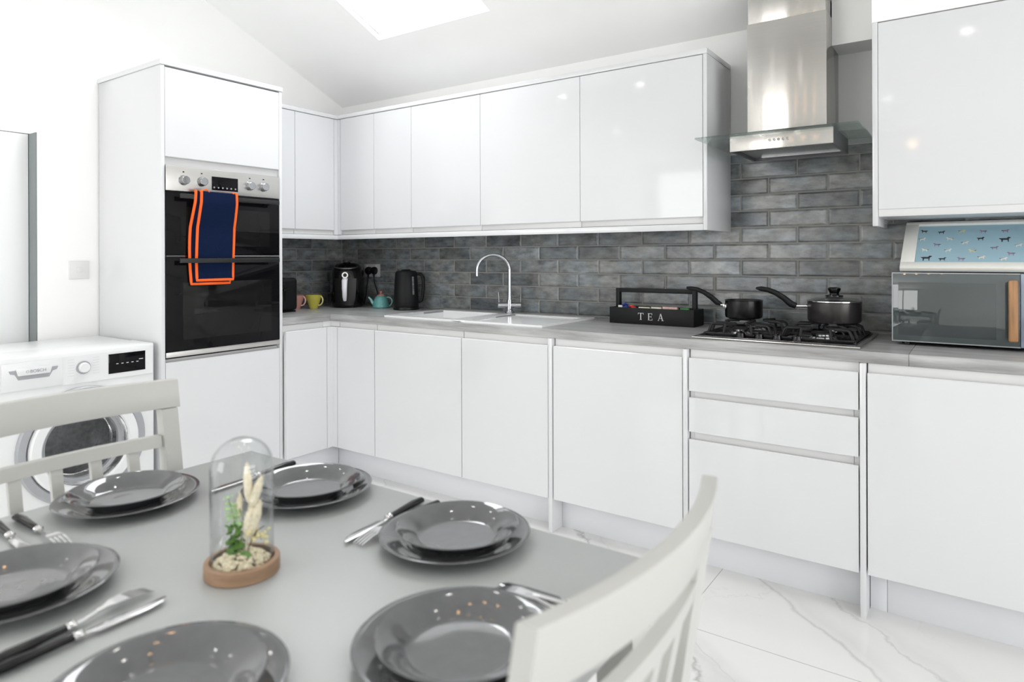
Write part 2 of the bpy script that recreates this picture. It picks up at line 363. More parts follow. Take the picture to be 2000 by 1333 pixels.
# left wall with a tall recess beside the washing machine
b=Mb(); pts=[(0,0),(-1.856,0),(-1.856,1.84),(-3.2,1.84),(-3.2,0),(YF,0),(YF,ZF+.1),(YB,ZF+.1),(YB,zc(YB)+.1),(0,zc(0)+.1)]
b.prism([( -1.856,0),(0,0),(0,zc(0)+.1),(-1.856,zc(-1.856)+.1)],'x',-.15,0)
b.prism([(-3.2,1.84),(-1.856,1.84),(-1.856,zc(-1.856)+.1),(YB,zc(YB)+.1),(YB,ZF+.1),(-3.2,ZF+.1)],'x',-.15,-.083)
b.prism([(YF,0),(-3.2,0),(-3.2,ZF+.1),(YF,ZF+.1)],'x',-.15,0)
struct('wall_left',b,wall_m)
struct('door_1',Mb().box(-.14,-.085,-3.195,-1.862,0.003,1.837,.003),mat('door_white_gloss',(.93,.94,.94),.3,var=((3,3,3),.01,0)))
struct('trim_5',Mb().box(-.1,-.002,-1.8605,-1.8565,0.003,1.838),mat('reveal_shade_grey',(.20,.225,.225),.5,var=((5,5,5),.02,0)))  # thin dark lining: shade on the lower jamb put into the colour
# right wall with garden doors
b=Mb(); b.box(XR,XR+.15,-1.3,.15,0,3.3); b.box(XR,XR+.15,YF,-4.9,0,3.3); b.box(XR,XR+.15,-4.9,-1.3,2.3,3.3); struct('wall_right',b,wall_m)
b=Mb()
for y in (-4.9,-3.7,-2.5,-1.36): b.box(XR+.02,XR+.09,y,y+.06,0,2.3,.004)
b.box(XR+.02,XR+.09,-4.84,-1.36,2.24,2.3,.004); b.box(XR+.02,XR+.09,-4.84,-1.36,0,.06,.004); struct('door_2',b,darkgrey)
# front wall (behind the camera) with a window
b=Mb(); b.box(-.15,.1,YF-.15,YF,0,2.6); b.box(1.95,XR,YF-.15,YF,0,2.6); b.box(.1,1.95,YF-.15,YF,0,.5); b.box(.1,1.95,YF-.15,YF,2.4,2.6); struct('wall_front',b,wall_m)
b=Mb()
for x in (.1,.995,1.89): b.box(x,x+.06,YF-.1,YF-.03,.5,2.4,.004)
b.box(.16,1.89,YF-.1,YF-.03,.5,.56,.004); b.box(.16,1.89,YF-.1,YF-.03,2.34,2.4,.004); struct('window_1',b,satin)
# sloping ceiling with roof light, then the lower flat ceiling
SX0,SX1,SY0,SY1=.85,1.652,-.455,-1.55
b=Mb()
def slab(x0,x1,y0,y1): b.prism([(y0,zc(y0)),(y1,zc(y1)),(y1,zc(y1)+.22),(y0,zc(y0)+.22)],'x',x0,x1)
slab(-.15,SX0,.1,YB); slab(SX1,XR,.1,YB); slab(SX0,SX1,.1,SY0); slab(SX0,SX1,SY1,YB)
b.box(-.15,XR,YB-.12,YB,ZF,zc(YB)+.22); b.box(-.15,XR,YF,YB-.12,ZF,ZF+.12)
struct('ceiling',b,ceil_m)
struct('window_2',Mb().prism([(SY0,zc(SY0)+.030),(SY1,zc(SY1)+.030),(SY1,zc(SY1)+.040),(SY0,zc(SY0)+.040)],'x',SX0,SX1),skyg)
# boxing right of the extractor hood
b=Mb(); b.box(3.2043,3.371,-.165,0,2.103,Z0); struct('trim_1',b,wall_m)
struct('trim_2',Mb().box(3.372,4.6,-.34,0,2.113,Z0+.15),wall_m)
struct('trim_3',Mb().box(.0,4.6,-.008,0,.90,1.71),tile_x)
struct('trim_4',Mb().box(0,.008,-.942,-.008,.90,1.38),tile_y)

# ------------------------------------------------------------------ base cabinets
YD=-.632; ZB=.15; ZD=.836; ZC=.868
def carcass(x0,x1,y0,y1,z0,z1,t=.016):   # hollow box open to the front and the top
    b=Mb(); b.box(x0,x0+t,y0,y1,z0,z1); b.box(x1-t,x1,y0,y1,z0,z1); b.box(x0+t,x1-t,y0,y1,z0,z0+t); b.box(x0+t,x1-t,y1-t,y1,z0+t,z1); return b
def base_unit(x0,x1,label,fronts):
    t=thing('base_cabinet',label,'cabinet',((x0+x1)/2,-.3,ZB),'glossy white base cabinets under the back worktop')
    carcass(x0+.001,x1-.001,-.61,-.02,ZB,ZC).build('body',satin,t)
    Mb().box(x0+.002,x1-.002,-.612,-.60,ZD-.03,ZC-.001).build('handle_rail',satin,t)
    for nm,z0,z1 in fronts:
        if nm=='drawer' and z1<.75: Mb().box(x0+.018,x1-.018,-.612,-.60,z1-.01,z1+.04).build('handle_rail',satin,t)
        b=Mb(); b.prism([(YD+.020,z0),(YD,z0),(YD,z1-.003),(YD+.003,z1),(YD+.008,z1),(YD+.020,z1-.028)],'x',x0+.0015,x1-.0015); 
        b.build('door' if nm=='door' else 'drawer_front',gloss,t)
    return t
base_unit(.690,.9935,'narrow white gloss base cabinet nearest the inner corner, left of the sink',[('door',ZB,ZD)])
base_unit(.9945,1.606,'white gloss base cabinet under the left half of the sink',[('door',ZB,ZD)])
base_unit(1.607,2.1085,'white gloss base cabinet under the sink drainer',[('door',ZB,ZD)])
base_unit(2.135,2.7365,'wide white gloss cabinet front between two end panels, below the tea box',[('door',ZB,ZD)])
base_unit(2.761,3.363,'three drawer white gloss base cabinet below the gas hob',[('drawer',.706,ZD),('drawer',.546,.680),('drawer',ZB,.516)])
base_unit(3.388,3.988,'white gloss base cabinet below the microwave, right edge of the photo',[('door',ZB,ZD)])
def ypanel(x0,x1,z0,label,yf=-.636):
    b=Mb().box(x0,x1,yf,-.02,z0,ZC,.0015); return tag(b.build('end_panel',gloss),label,'panel','white end panels between the base cabinets')
ypanel(2.1115,2.1305,0,'thin white end panel right of the sink cabinets, down to the floor')
ypanel(2.739,2.757,.152,'thin white filler panel left of the drawers')
ypanel(3.366,3.3845,0,'thin white end panel right of the drawers, down to the floor')
# left run
t=thing('base_cabinet','white gloss base cabinet between the oven tower and the inner corner','cabinet',(.3,-.82,ZB),'glossy white base cabinets of the left run')
b=Mb(); b.box(.02,.61,-.943,-.927,ZB,ZC); b.box(.02,.598,-.69,-.674,ZB,ZC); b.box(.02,.598,-.927,-.69,ZB,ZB+.016); b.box(.02,.036,-.927,-.69,ZB+.016,ZC); b.build('body',satin,t)
Mb().box(.60,.612,-.942,-.6725,ZD-.03,ZC-.001).build('handle_rail',satin,t)
Mb().prism([(.628,ZB),(.648,ZB),(.648,ZD-.003),(.645,ZD),(.640,ZD),(.628,ZD-.028)],'y',-.941,-.6725).build('door',gloss,t)
tag(Mb().prism([(.60,-.6705),(.652,-.6705),(.652,-.632),(.688,-.632),(.688,-.60),(.60,-.60)],'z',ZB,ZD-.0).build('corner_post',gloss),'white gloss L shaped corner post between the two base runs','corner post')
tag(Mb().prism([(.60,-.6705),(.612,-.6705),(.612,-.612),(.688,-.612),(.688,-.60),(.60,-.60)],'z',ZD+.001,ZC).build('corner_filler',satin),'white filler strip above the corner post under the worktop','trim strip')
def plinth(b,label): return tag(b.build('plinth',plinm),label,'plinth','white plinths along the floor')
YP=-.548
plinth(Mb().box(.585,.60+.0,-.942,YP,0,.147,.0008),'white plinth under the left run beside the inner corner')
plinth(Mb().box(.601,2.1105,YP,YP+.015,0,.147,.0008),'long white plinth below the sink cabinets')
plinth(Mb().box(2.1315,3.365,YP,YP+.015,0,.147,.0008),'white plinth below the wide cabinet and the drawers')
plinth(Mb().box(3.3865,3.438,YP,YP+.015,0,.147,.0008),'short piece of white plinth right of the end panel')
plinth(Mb().box(3.439,4.3,YP,YP+.015,0,.147,.0008),'white plinth below the rightmost cabinet')
# worktops (cut-out for the sink bowl)
ZT=.908; YW=-.622; XW=.617
BX0,BX1,BY0,BY1=1.075,1.50,-.545,-.16
b=Mb()
for q in ((.0095,BX0,YW,-.009),(BX1,2.64,YW,-.009),(BX0,BX1,YW,BY0),(BX0,BX1,BY1,-.009)): b.box(*q,ZC+.001,ZT)
bmesh.ops.remove_doubles(b.bm,verts=b.bm.verts,dist=1e-5)
# (piece with the bowl cut-out continues to the joint under the hob)
b.box(2.64,3.51,YW,-.009,ZC+.001,ZT)
tag(b.build('worktop',top_x),'long grey laminate worktop along the back wall holding sink and hob','worktop')
tag(Mb().box(3.511,4.6,YW,-.009,ZC+.001,ZT,.0008).build('worktop',top_x),'grey laminate worktop piece under the microwave, right of the joint','worktop')
tag(Mb().box(.0095,XW,-.943,YW-.0006,ZC+.001,ZT,.0008).build('worktop',top_y),'short grey laminate worktop run beside the oven tower','worktop')

# ------------------------------------------------------------------ wall cabinets
YU=-.34; ZU0=1.348; ZU1=2.1115
def wall_unit(x0,x1,label,z0=1.376,grp='glossy white wall cabinets over the sink'):
    t=thing('wall_cabinet',label,'cabinet',((x0+x1)/2,-.17,z0),grp)
    Mb().box(x0+.001,x1-.001,-.318,-.009 if x0<2.7 else -.009,z0+.001,ZU1-.002).build('body',satin,t)
    Mb().box(x0+.0012,x1-.0012,-.326,-.3182,z0+.002,1.44,.0008).build('handle_rail',satin,t)
    zd=1.405
    Mb().prism([(YU,zd+.003),(YU,ZU1-.003),(YU+.02,ZU1-.003),(YU+.02,zd+.028),(YU+.008,zd),(YU+.003,zd)],'x',x0+.0013,x1-.0013).build('door',gloss,t)
    return t
wall_unit(.378,.680,'narrow white wall cabinet immediately right of the inner corner')
wall_unit(.680,.991,'narrow white wall cabinet above the kettle, second from the inner corner')
wall_unit(.991,1.499,'white wall cabinet left of the tap, third from the inner corner')
wall_unit(1.499,2.112,'wide white wall cabinet above the tap')
wall_unit(2.112,2.720,'wide white wall cabinet nearest the extractor hood')
tag(Mb().box(2.7212,2.739,YU-.001,-.009,ZU0,ZU1,.0012).build('end_panel',gloss),'tall white end panel of the wall cabinets left of the hood','panel')
# left run wall cabinets
t=thing('wall_cabinet','white wall cabinet above the mugs between oven tower and corner','cabinet',(.17,-.51,1.376),'glossy white wall cabinets of the left run')
Mb().box(.009,.326,-.657,-.367,1.377,ZU1-.002).build('body',satin,t); Mb().box(.3262,.334,-.656,-.367,1.378,1.44).build('handle_rail',satin,t)
Mb().prism([(.3275,1.433),(.3275,ZU1-.003),(.3475,ZU1-.003),(.3475,1.408),(.3445,1.405),(.3395,1.405)],'y',-.6565,-.3675).build('door',gloss,t)
t=thing('wall_cabinet','narrow white wall cabinet touching the oven tower','cabinet',(.17,-.8,1.376),'glossy white wall cabinets of the left run')
Mb().box(.009,.326,-.942,-.659,1.377,ZU1-.002).build('body',satin,t); Mb().box(.3262,.334,-.942,-.659,1.378,1.44).build('handle_rail',satin,t)
Mb().prism([(.3275,1.433),(.3275,ZU1-.003),(.3475,ZU1-.003),(.3475,1.408),(.3445,1.405),(.3395,1.405)],'y',-.9425,-.6595).build('door',gloss,t)
tag(Mb().prism([(.330,-.366),(.3495,-.366),(.3495,-.3415),(.3765,-.3415),(.3765,-.322),(.330,-.322)],'z',1.378,ZU1-.003).build('corner_post',gloss),'slim white corner post between the two runs of wall cabinets','corner post')
# cornice and light rail
b=Mb(); b.prism([(.0,-.942),(.352,-.942),(.352,-.3435),(2.7405,-.3435),(2.7405,-.009),(.0,-.009)],'z',ZU1+.0005,ZU1+.0235,.0012)
tag(b.build('cornice',gloss),'thin white cornice board on top of the corner wall cabinets','cornice')
b=Mb(); b.prism([(.326,-.942),(.3475,-.942),(.3475,YU),(2.7205,YU),(2.7205,YU+.018),(.326,YU+.018)],'z',ZU0,1.3755,.001)
tag(b.build('light_rail',gloss),'white light rail under the corner wall cabinets','pelmet')
# right wall cabinet
t=thing('wall_cabinet','large white wall cabinet above the microwave, right of the hood','cabinet',(3.7,-.17,1.38))
Mb().box(3.392,3.991,-.318,-.009,1.381,2.110).build('body',satin,t); Mb().box(3.392,3.991,-.337,-.3182,1.381,1.410,.0008).build('handle_rail',satin,t)
Mb().prism([(YU,1.410),(YU,2.108),(YU+.02,2.108),(YU+.02,1.435),(YU+.008,1.407),(YU+.003,1.407)],'x',3.3925,3.991).build('door',gloss,t)
tag(Mb().box(3.3725,3.391,YU-.002,-.009,1.346,2.112,.0012).build('end_panel',gloss),'white end panel on the left side of the right wall cabinet','panel')
t=thing('wall_cabinet','white wall cabinet at the far right beyond the large one','cabinet',(4.3,-.17,1.38))
Mb().box(3.993,4.59,-.318,-.009,1.381,2.110).build('body',satin,t); Mb().box(3.993,4.59,YU,YU+.02,1.407,2.108).build('door',gloss,t)

# ------------------------------------------------------------------ oven tower
TY0,TY1=-1.588,-.944; TX=.601
t=thing('oven_tower_cabinet','tall white gloss cabinet housing the double oven','cabinet',(.3,-1.266,0))
Mb().box(.01,TX+.02,TY0,TY0+.0175,0,2.1245,.0012).build('side_panel',gloss,t); Mb().box(.01,TX+.02,TY1-.0175,TY1,0,2.1245,.0012).build('side_panel',gloss,t)
b=Mb(); b.box(.01,.03,TY0+.019,TY1-.019,.15,2.12); b.box(.03,.598,TY0+.019,TY1-.019,.15,.17); b.box(.03,.598,TY0+.019,TY1-.019,.745,.763); b.box(.03,.598,TY0+.019,TY1-.019,1.672,1.688); b.box(.03,.598,TY0+.019,TY1-.019,2.104,2.12)
b.build('carcass',satin,t)
b=Mb(); b.prism([(.600,1.732),(.600,2.117),(.620,2.117),(.620,1.707),(.617,1.704),(.612,1.704)],'y',TY0+.0195,TY1-.0195); b.build('flap_door',gloss,t)
Mb().box(.598,.606,TY0+.019,TY1-.019,1.668,1.735).build('handle_rail',satin,t)
Mb().prism([(.600,.15),(.620,.15),(.620,.748),(.617,.751),(.612,.751),(.600,.723)],'y',TY0+.0195,TY1-.0195).build('door',gloss,t)
Mb().box(.54,.555,TY0+.019,TY1-.019,0,.147).build('plinth',plinm,t)
tag(Mb().box(.0,.626,TY0-.005,TY1+.003,2.1255,2.149,.0012).build('cornice',gloss),'thin white cornice board on top of the oven tower','cornice')
# double oven
OY0,OY1=-1.5685,-.9635
t=thing('double_oven','built in black glass double oven with steel control panel','oven',(.35,-1.266,.772))
Mb().box(.12,.600,OY0+.02,OY1-.02,.78,1.655).build('body',darkgrey,t)
cp=Mb().box(.6005,.628,OY0,OY1,1.548,1.665,.0015).build('control_panel',steel,t)
for y,z in ((-1.487,1.600),(-1.398,1.601),(-1.142,1.602),(-1.062,1.603)):
    kb=Mb(); kb.cyl((.6285,y,z),(.634,y,z),.024,.0235,32,.0008); kb.cyl((.6342,y,z),(.655,y,z),.0215,.0195,32,.002); kb.build('knob',chrome,t)
    Mb().box(.6282,.629,y-.004,y+.004,z+.037,z+.042).build('dial_mark',bplast,t)
d=Mb().box(.6282,.6295,-1.347,-1.208,1.566,1.632,.0008).build('display',bglass,t)
b=Mb()
for k in range(6): b.lathe([(0,.0),(.0042,.0),(.0042,.0004),(.003,.0004),(.003,.0)],(.6297,-1.335+k*.0225,1.579),16,Matrix.Rotation(R(90),3,'Y'))
b.build('touch_key_icons',printgrey,d)
def oven_door(z0,z1,hz,win,nm):
    dr=Mb().box(.601,.624,OY0,OY1,z0,z1,.002).build('door',bglass,t)
    Mb().box(.6243,.6252,OY0+win[0],OY1-win[1],z0+win[2],z1-win[3],.0004).build('window',mat('oven_window_glass',(.008,.008,.0078),.05,Specular_IOR_Level=.22,var=((2,2,2),.1,0)),dr)
    b=Mb(); b.box(.655,.667,-1.522,-.992,hz-.011,hz+.011,.002); b.box(.6245,.656,-1.50,-1.485,hz-.007,hz+.007); b.box(.6245,.656,-1.03,-1.015,hz-.007,hz+.007); b.build('handle',mat('oven_handle_black',(.02,.02,.021),.35,.3,var=((9,9,300),.05,0)),dr)
    return dr
oven_door(1.247,1.5455,1.523,(.10,.06,.045,.07),'t'); oven_door(.799,1.240,1.222,(.08,.05,.05,.12),'b')
Mb().box(.601,.622,OY0+.004,OY1-.004,1.2412,1.2460).build('divider_strip',steelp,t)
Mb().box(.601,.626,OY0,OY1,.773,.797,.001).build('bottom_trim',steel,t)
# navy towel with orange binding over the upper handle
t=thing('oven_cloth','navy blue cloth with orange binding folded over the upper oven handle','cloth',(.67,-1.34,1.11))
def strip(yL,yR,zb,off,seed,zt=1.5455):
    # front hang down to zb, over the handle
    def path(v):
        L=zt-zb
        if v<.86: z=zb+(v/.86)*L; x=.6745+off
        else:
            a=(v-.86)/.14*PI; x=.661+(.0135+off)*math.cos(a); z=zt+ (.008)*math.sin(a)-.004*(v-.86)/.14
        return x,z
    def fn(u,v):
        x,z=path(v); s=(zt-z)/(zt-zb)
        y=yL+(yR-yL)*u-.010*math.sin(s*2.6)*(1-u) +.006*math.sin(s*5+seed)*(.5)
        w=.0026*math.sin(u*7+s*3+seed)*min(1,s*3)
        x+= w*.8
        if 1.20<z<1.245: x=min(x,.6745+off+.001)
        return (x,y,z),(1,0,0) if v<.86 else (math.cos((v-.86)/.14*PI),0,math.sin((v-.86)/.14*PI))
    return fn
# the cloth hangs behind the lower handle
def shift(fn,dx): 
    def g(u,v):
        p,n=fn(u,v); z=p[2]; k=max(0,min(1,(1.50-z)/.12)); return (p[0]-dx*k,p[1],p[2]),n
    return g
f1=shift(strip(-1.425,-1.245,1.128,.0,0),.028); f2=shift(strip(-1.452,-1.262,1.111,-.0065,1.7),.028)
Mb().sheet(f2,8,40,.003).build('back_fold',navy,t)
Mb().sheet(f1,8,40,.003).build('front_fold',navy,t)
def bind(fn,nm):
    b=Mb(); pts=[fn(0,v/40)[0] for v in range(38,-1,-1)]+[fn(u/8,0)[0] for u in range(1,8)]+[fn(1,v/40)[0] for v in range(0,39)]
    b.tube(pts,.0068,8,upv=None); b.build('binding',orange,t)
bind(f2,'b'); bind(f1,'f')
Mb().tube([(.676,-1.425,1.549),(.678,-1.418,1.557),(.676,-1.405,1.561),(.672,-1.392,1.556),(.672,-1.385,1.548)],.003,8).build('hanging_loop',orange,t)

# ------------------------------------------------------------------ wall socket by the washing machine
t=thing('wall_switch','faint white switch plate on the left wall above the washing machine','switch',(0,-1.679,1.177))
Mb().box(0.0005,.009,-1.724,-1.634,1.132,1.222,.002).build('plate',sockm,t); Mb().box(.0092,.013,-1.690,-1.668,1.165,1.190,.001).build('rocker',sockm,t)

# ------------------------------------------------------------------ washing machine
WY0,WY1=-2.206,-1.608; WX=.6; WC=-1.902; WZ=.452
t=thing('washing_machine','white front loading washing machine left of the oven tower','washing machine',(.3,-1.907,0))
b=Mb()
b.box(.04,.40,WY0,WY1,.012,.846,.012,3)
n=72; z0_,z1_=.012,.846; cham=.014
def sq(a,ins=0):
    c_,s_=math.cos(a),math.sin(a); y0_,y1_=WY0+ins-WC,WY1-ins-WC; zz0,zz1=z0_+ins-WZ,z1_-ins-WZ
    k=min([t_ for t_ in ((y1_/c_ if c_>1e-6 else 9),(y0_/c_ if c_<-1e-6 else 9),(zz1/s_ if s_>1e-6 else 9),(zz0/s_ if s_<-1e-6 else 9))])
    return c_*k,s_*k
angs=sorted([2*PI*i/n for i in range(n)]+[math.atan2(z-WZ,y-WC)%(2*PI) for y in (WY0,WY1) for z in (z0_,z1_)])
R0=[(.4005,WC+p[0],WZ+p[1]) for p in (sq(a_) for a_ in angs)]
R1=[(WX-cham,WC+p[0],WZ+p[1]) for p in (sq(a_) for a_ in angs)]
R1b=[(WX-cham*.3,WC+p[0],WZ+p[1]) for p in (sq(a_,.004) for a_ in angs)]
R2=[(WX,WC+p[0],WZ+p[1]) for p in (sq(a_,cham) for a_ in angs)]
R3=[(WX,WC+.160*math.cos(a_),WZ+.160*math.sin(a_)) for a_ in angs]
R4=[(.4005,WC+.150*math.cos(a_),WZ+.150*math.sin(a_)) for a_ in angs]
b.loft([R0,R1,R1b,R2,R3,R4],caps=False); b.build('casing',whitep,t)
for x in (.1,.54):
    for y in (WY0+.06,WY1-.06): Mb().cyl((x,y,0),(x,y,.013),.022,.022,16).build('foot',bplast,t)
Mb().prism([(WX+.0005,.712),(WX+.0035,.712),(WX+.0035,.828),(WX+.0005,.828)],'y',WY0+.012,WY1-.012).build('fascia',whitep,t)
def ring(mb,r0,r1,x0,x1,seg=72):
    prof=[(r0,x0),(r1,x0),(r1,x1-.006),(r1-.006,x1),(r0+.006,x1),(r0,x1-.008)]
    mb.lathe(prof,(0,WC,WZ),seg,Matrix.Rotation(R(90),3,'Y'),closed=True); return mb
dr=ring(Mb(),.208,.245,WX+.0006,WX+.018).build('door_ring',greypanel,t)
ring(Mb(),.163,.206,WX+.0006,WX+.040).build('door',whitep,dr)
MY_=Matrix.Rotation(R(90),3,'Y')
gm=Mb(); gm.lathe([(.162,.030),(.158,.012),(.148,-.03),(.132,-.070),(.10,-.085),(0,-.090)],(WX,WC,WZ),56,MY_); gm.build('door_glass',mat('washer_bowl_glass',(.30,.31,.32),.04,Transmission_Weight=.86,IOR=1.3,var=((3,3,3),.02,0)),dr)
db=Mb(); db.lathe([(.146,-.012),(.146,-.194),(.0,-.194),(.0,-.1965),(.1485,-.1965),(.1485,-.012)],(WX,WC,WZ),56,MY_); db.build('drum',mat('steel_drum',(.33,.33,.34),.28,.9,var=((60,60,60),.35,.5)),t)
b=Mb(); b.lathe([(.146,-.011),(.1595,-.004),(.1595,-.001),(.140,-.006),(.138,-.020),(.1455,-.022)],(WX,WC,WZ),56,MY_,closed=True); b.build('rubber_seal',greypanel,t)
# controls
fx=WX+.0037
dl=Mb(); dl.cyl((fx,-1.904,.776),(fx+.004,-1.904,.776),.0275,.0275,40,.0008); dl.build('dial_collar',greypanel,t)
dk=Mb(); dk.cyl((fx+.0042,-1.904,.776),(fx+.020,-1.904,.776),.0215,.020,40,.002); dk.build('dial',whitep,t)
ds=Mb(); ds.box(fx,fx+.0012,-1.806,-1.652,.733,.818,.0006); ds=ds.build('display',bglass,t)
b=Mb()
for k in range(5): b.box(fx+.0013,fx+.0017,-1.775+k*.021,-1.766+k*.021,.772,.775)
b.box(fx+.0013,fx+.0017,-1.680,-1.662,.782,.785)
b.build('display_marks',letter,ds)
drw=Mb(); drw.box(fx,fx+.003,-2.19,-1.982,.716,.824,.001); drw=drw.build('detergent_drawer',whitep,t)
b=Mb(); b.prism([(-2.168,.796),(-1.998,.796),(-2.003,.784),(-2.018,.780),(-2.030,.757),(-2.136,.757),(-2.148,.780),(-2.163,.784)],'x',fx+.0032,fx+.0040); b.build('drawer_recess',greypanel,drw)
b=Mb(); b.prism([(-2.146,.802),(-2.022,.802),(-2.030,.774),(-2.138,.774)],'x',fx+.0041,fx+.014,.001); b.build('drawer_grip',whitep,drw)
tb=text_mb('BOSCH',.017); 
for v in tb.bm.verts: v.co=Vector((fx+.0147,-2.072+v.co.x,.788+v.co.y))+Vector((v.co.z,0,0))
tb.build('printed_name',printgrey,drw)
tb=Mb(); tb.lathe([(.0042,.0),(.0055,.0),(.0055,.0006),(.0042,.0006)],(fx+.0142,-2.108,.788),20,Matrix.Rotation(R(90),3,'Y'),closed=True); tb.build('printed_badge',printgrey,drw)
b=Mb()
for k in range(7):
    z=.812-k*.011
    b.box(fx,fx+.0003,-1.962,-1.938,z,z+.0015); b.box(fx,fx+.0003,-1.868,-1.842,z,z+.0015)
b.build('programme_marks',mat('faint_print',(.62,.62,.64),.5,var=((30,30,30),.05,0)),t)

# ------------------------------------------------------------------ sink and tap
SZ=ZT
t=thing('sink','white ceramic inset sink with drainer set in the grey worktop','sink',(1.55,-.34,SZ))
b=Mb(); X0,X1,Y0,Y1=1.028,2.052,-.592,-.085
zt=SZ+.0105
# rim slab in pieces around the bowl, drainer lower on the right
for q in ((X0,BX0+.009,Y0,Y1),(BX1-.009,1.56,Y0,Y1),(BX0+.009,BX1-.009,Y0,BY0+.009),(BX0+.009,BX1-.009,BY1-.009,Y1)): b.box(*q,SZ+.0004,zt)
for q in ((1.56,1.60,Y0,Y1),(2.015,X1,Y0,Y1),(1.60,2.015,Y0,Y0+.045),(1.60,2.015,-.16,Y1)): b.box(*q,SZ+.0004,zt)
b.box(1.60,2.015,Y0+.045,-.16,SZ+.0004,SZ+.005)
bmesh.ops.remove_doubles(b.bm,verts=b.bm.verts,dist=1e-5)
rim=b.build('rim',ceram,t)
b=Mb()
w=.006; zb=.735
b.box(BX0+.001,BX0+w,BY0+.001,BY1-.001,zb,SZ+.0002); b.box(BX1-w,BX1-.001,BY0+.001,BY1-.001,zb,SZ+.0002); b.box(BX0+w,BX1-w,BY0+.001,BY0+w,zb,SZ+.0002); b.box(BX0+w,BX1-w,BY1-w,BY1-.001,zb,SZ+.0002); b.box(BX0+w,BX1-w,BY0+w,BY1-w,zb,zb+.006)
b.build('bowl',ceram,t)
Mb().cyl((1.29,-.35,zb+.0065),(1.29,-.35,zb+.010),.045,.043,32).build('waste',steelp,t)
TXc,TYc=1.535,-.122
t=thing('kitchen_tap','tall chrome swan neck mixer tap behind the sink','tap',(TXc,TYc,zt))
b=Mb(); b.cyl((TXc,TYc,zt+.0003),(TXc,TYc,zt+.012),.026,.024,32,.001); b.cyl((TXc,TYc,zt+.012),(TXc,TYc,zt+.075),.018,.017,32); b.build('body',chrome,t)
dx,dy=-.72,-.69
ra=.092; zk=1.158; pts=[(TXc,TYc,zt+.06),(TXc,TYc,1.05),(TXc,TYc,zk-.02)]
for k in range(0,19):
    a=PI*k/18; pts.append((TXc+dx*ra*(1-math.cos(a)),TYc+dy*ra*(1-math.cos(a)),zk+ra*math.sin(a)*.98))
pts.append((TXc+dx*2*ra,TYc+dy*2*ra,zk-.03)); rr=[.012,.0100,.0088]+[.0088]*20
Mb().tube(pts,rr[:len(pts)],16).build('spout',chrome,t)
ex,ey=.822,.569   # cross bar direction (parallel to the picture)
b=Mb(); b.cyl((TXc-.066*ex,TYc-.066*ey,zt+.045),(TXc+.066*ex,TYc+.066*ey,zt+.045),.0165,.0165,24,.003); b.build('valve_bar',chrome,t)
for s in (-1,1):
    x=TXc+s*.060*ex; y=TYc+s*.060*ey; b=Mb(); b.tube([(x,y,zt+.056),(x+s*.002,y,zt+.075),(x+s*.004,y-.002,zt+.118)],.0042,10); b.build('lever',chrome,t)

# ------------------------------------------------------------------ gas hob
HZ=ZT
t=thing('gas_hob','four burner steel gas hob with black pan supports','hob',(3.06,-.35,HZ))
Mb().box(2.757,3.362,-.585,-.085,HZ+.0004,HZ+.008,.002).build('tray',mat('hob_steel',(.55,.54,.52),.18,1,var=((5,300,5),.03,.05)),t)
b=Mb(); b.box(2.775,3.345,-.560,-.10,HZ+.0082,HZ+.010,.0006); b.build('hob_plate',mat('hob_plate_steel',(.22,.22,.225),.16,1,var=((5,300,5),.03,.05)),t)
burn=[(2.905,-.235,.040),(2.905,-.43,.028),(3.215,-.235,.034),(3.215,-.43,.040)]
for x,y,r in burn:
    bb=Mb(); bb.lathe([(0,0),(r+.012,0),(r+.008,.006),(r,.012),(r,.020),(0,.020)],(x,y,HZ+.0102),32); bb=bb.build('burner',steelp,t)
    cpb=Mb(); cpb.lathe([(0,0),(r+.002,0),(r+.002,.006),(r-.004,.009),(0,.009)],(x,y,HZ+.0304),32); cpb.build('burner_cap',iron,bb)
for x,y in ((2.935,-.532),(3.005,-.532),(3.072,-.532),(3.142,-.532)):
    kb=Mb(); kb.lathe([(0,0),(.020,0),(.019,.004),(.017,.016),(.015,.018),(0,.018)],(x,y,HZ+.0102),28); kb.box(x-.003,x+.003,y-.016,y+.016,HZ+.0282,HZ+.033,.001); kb.build('knob',bgloss,t)
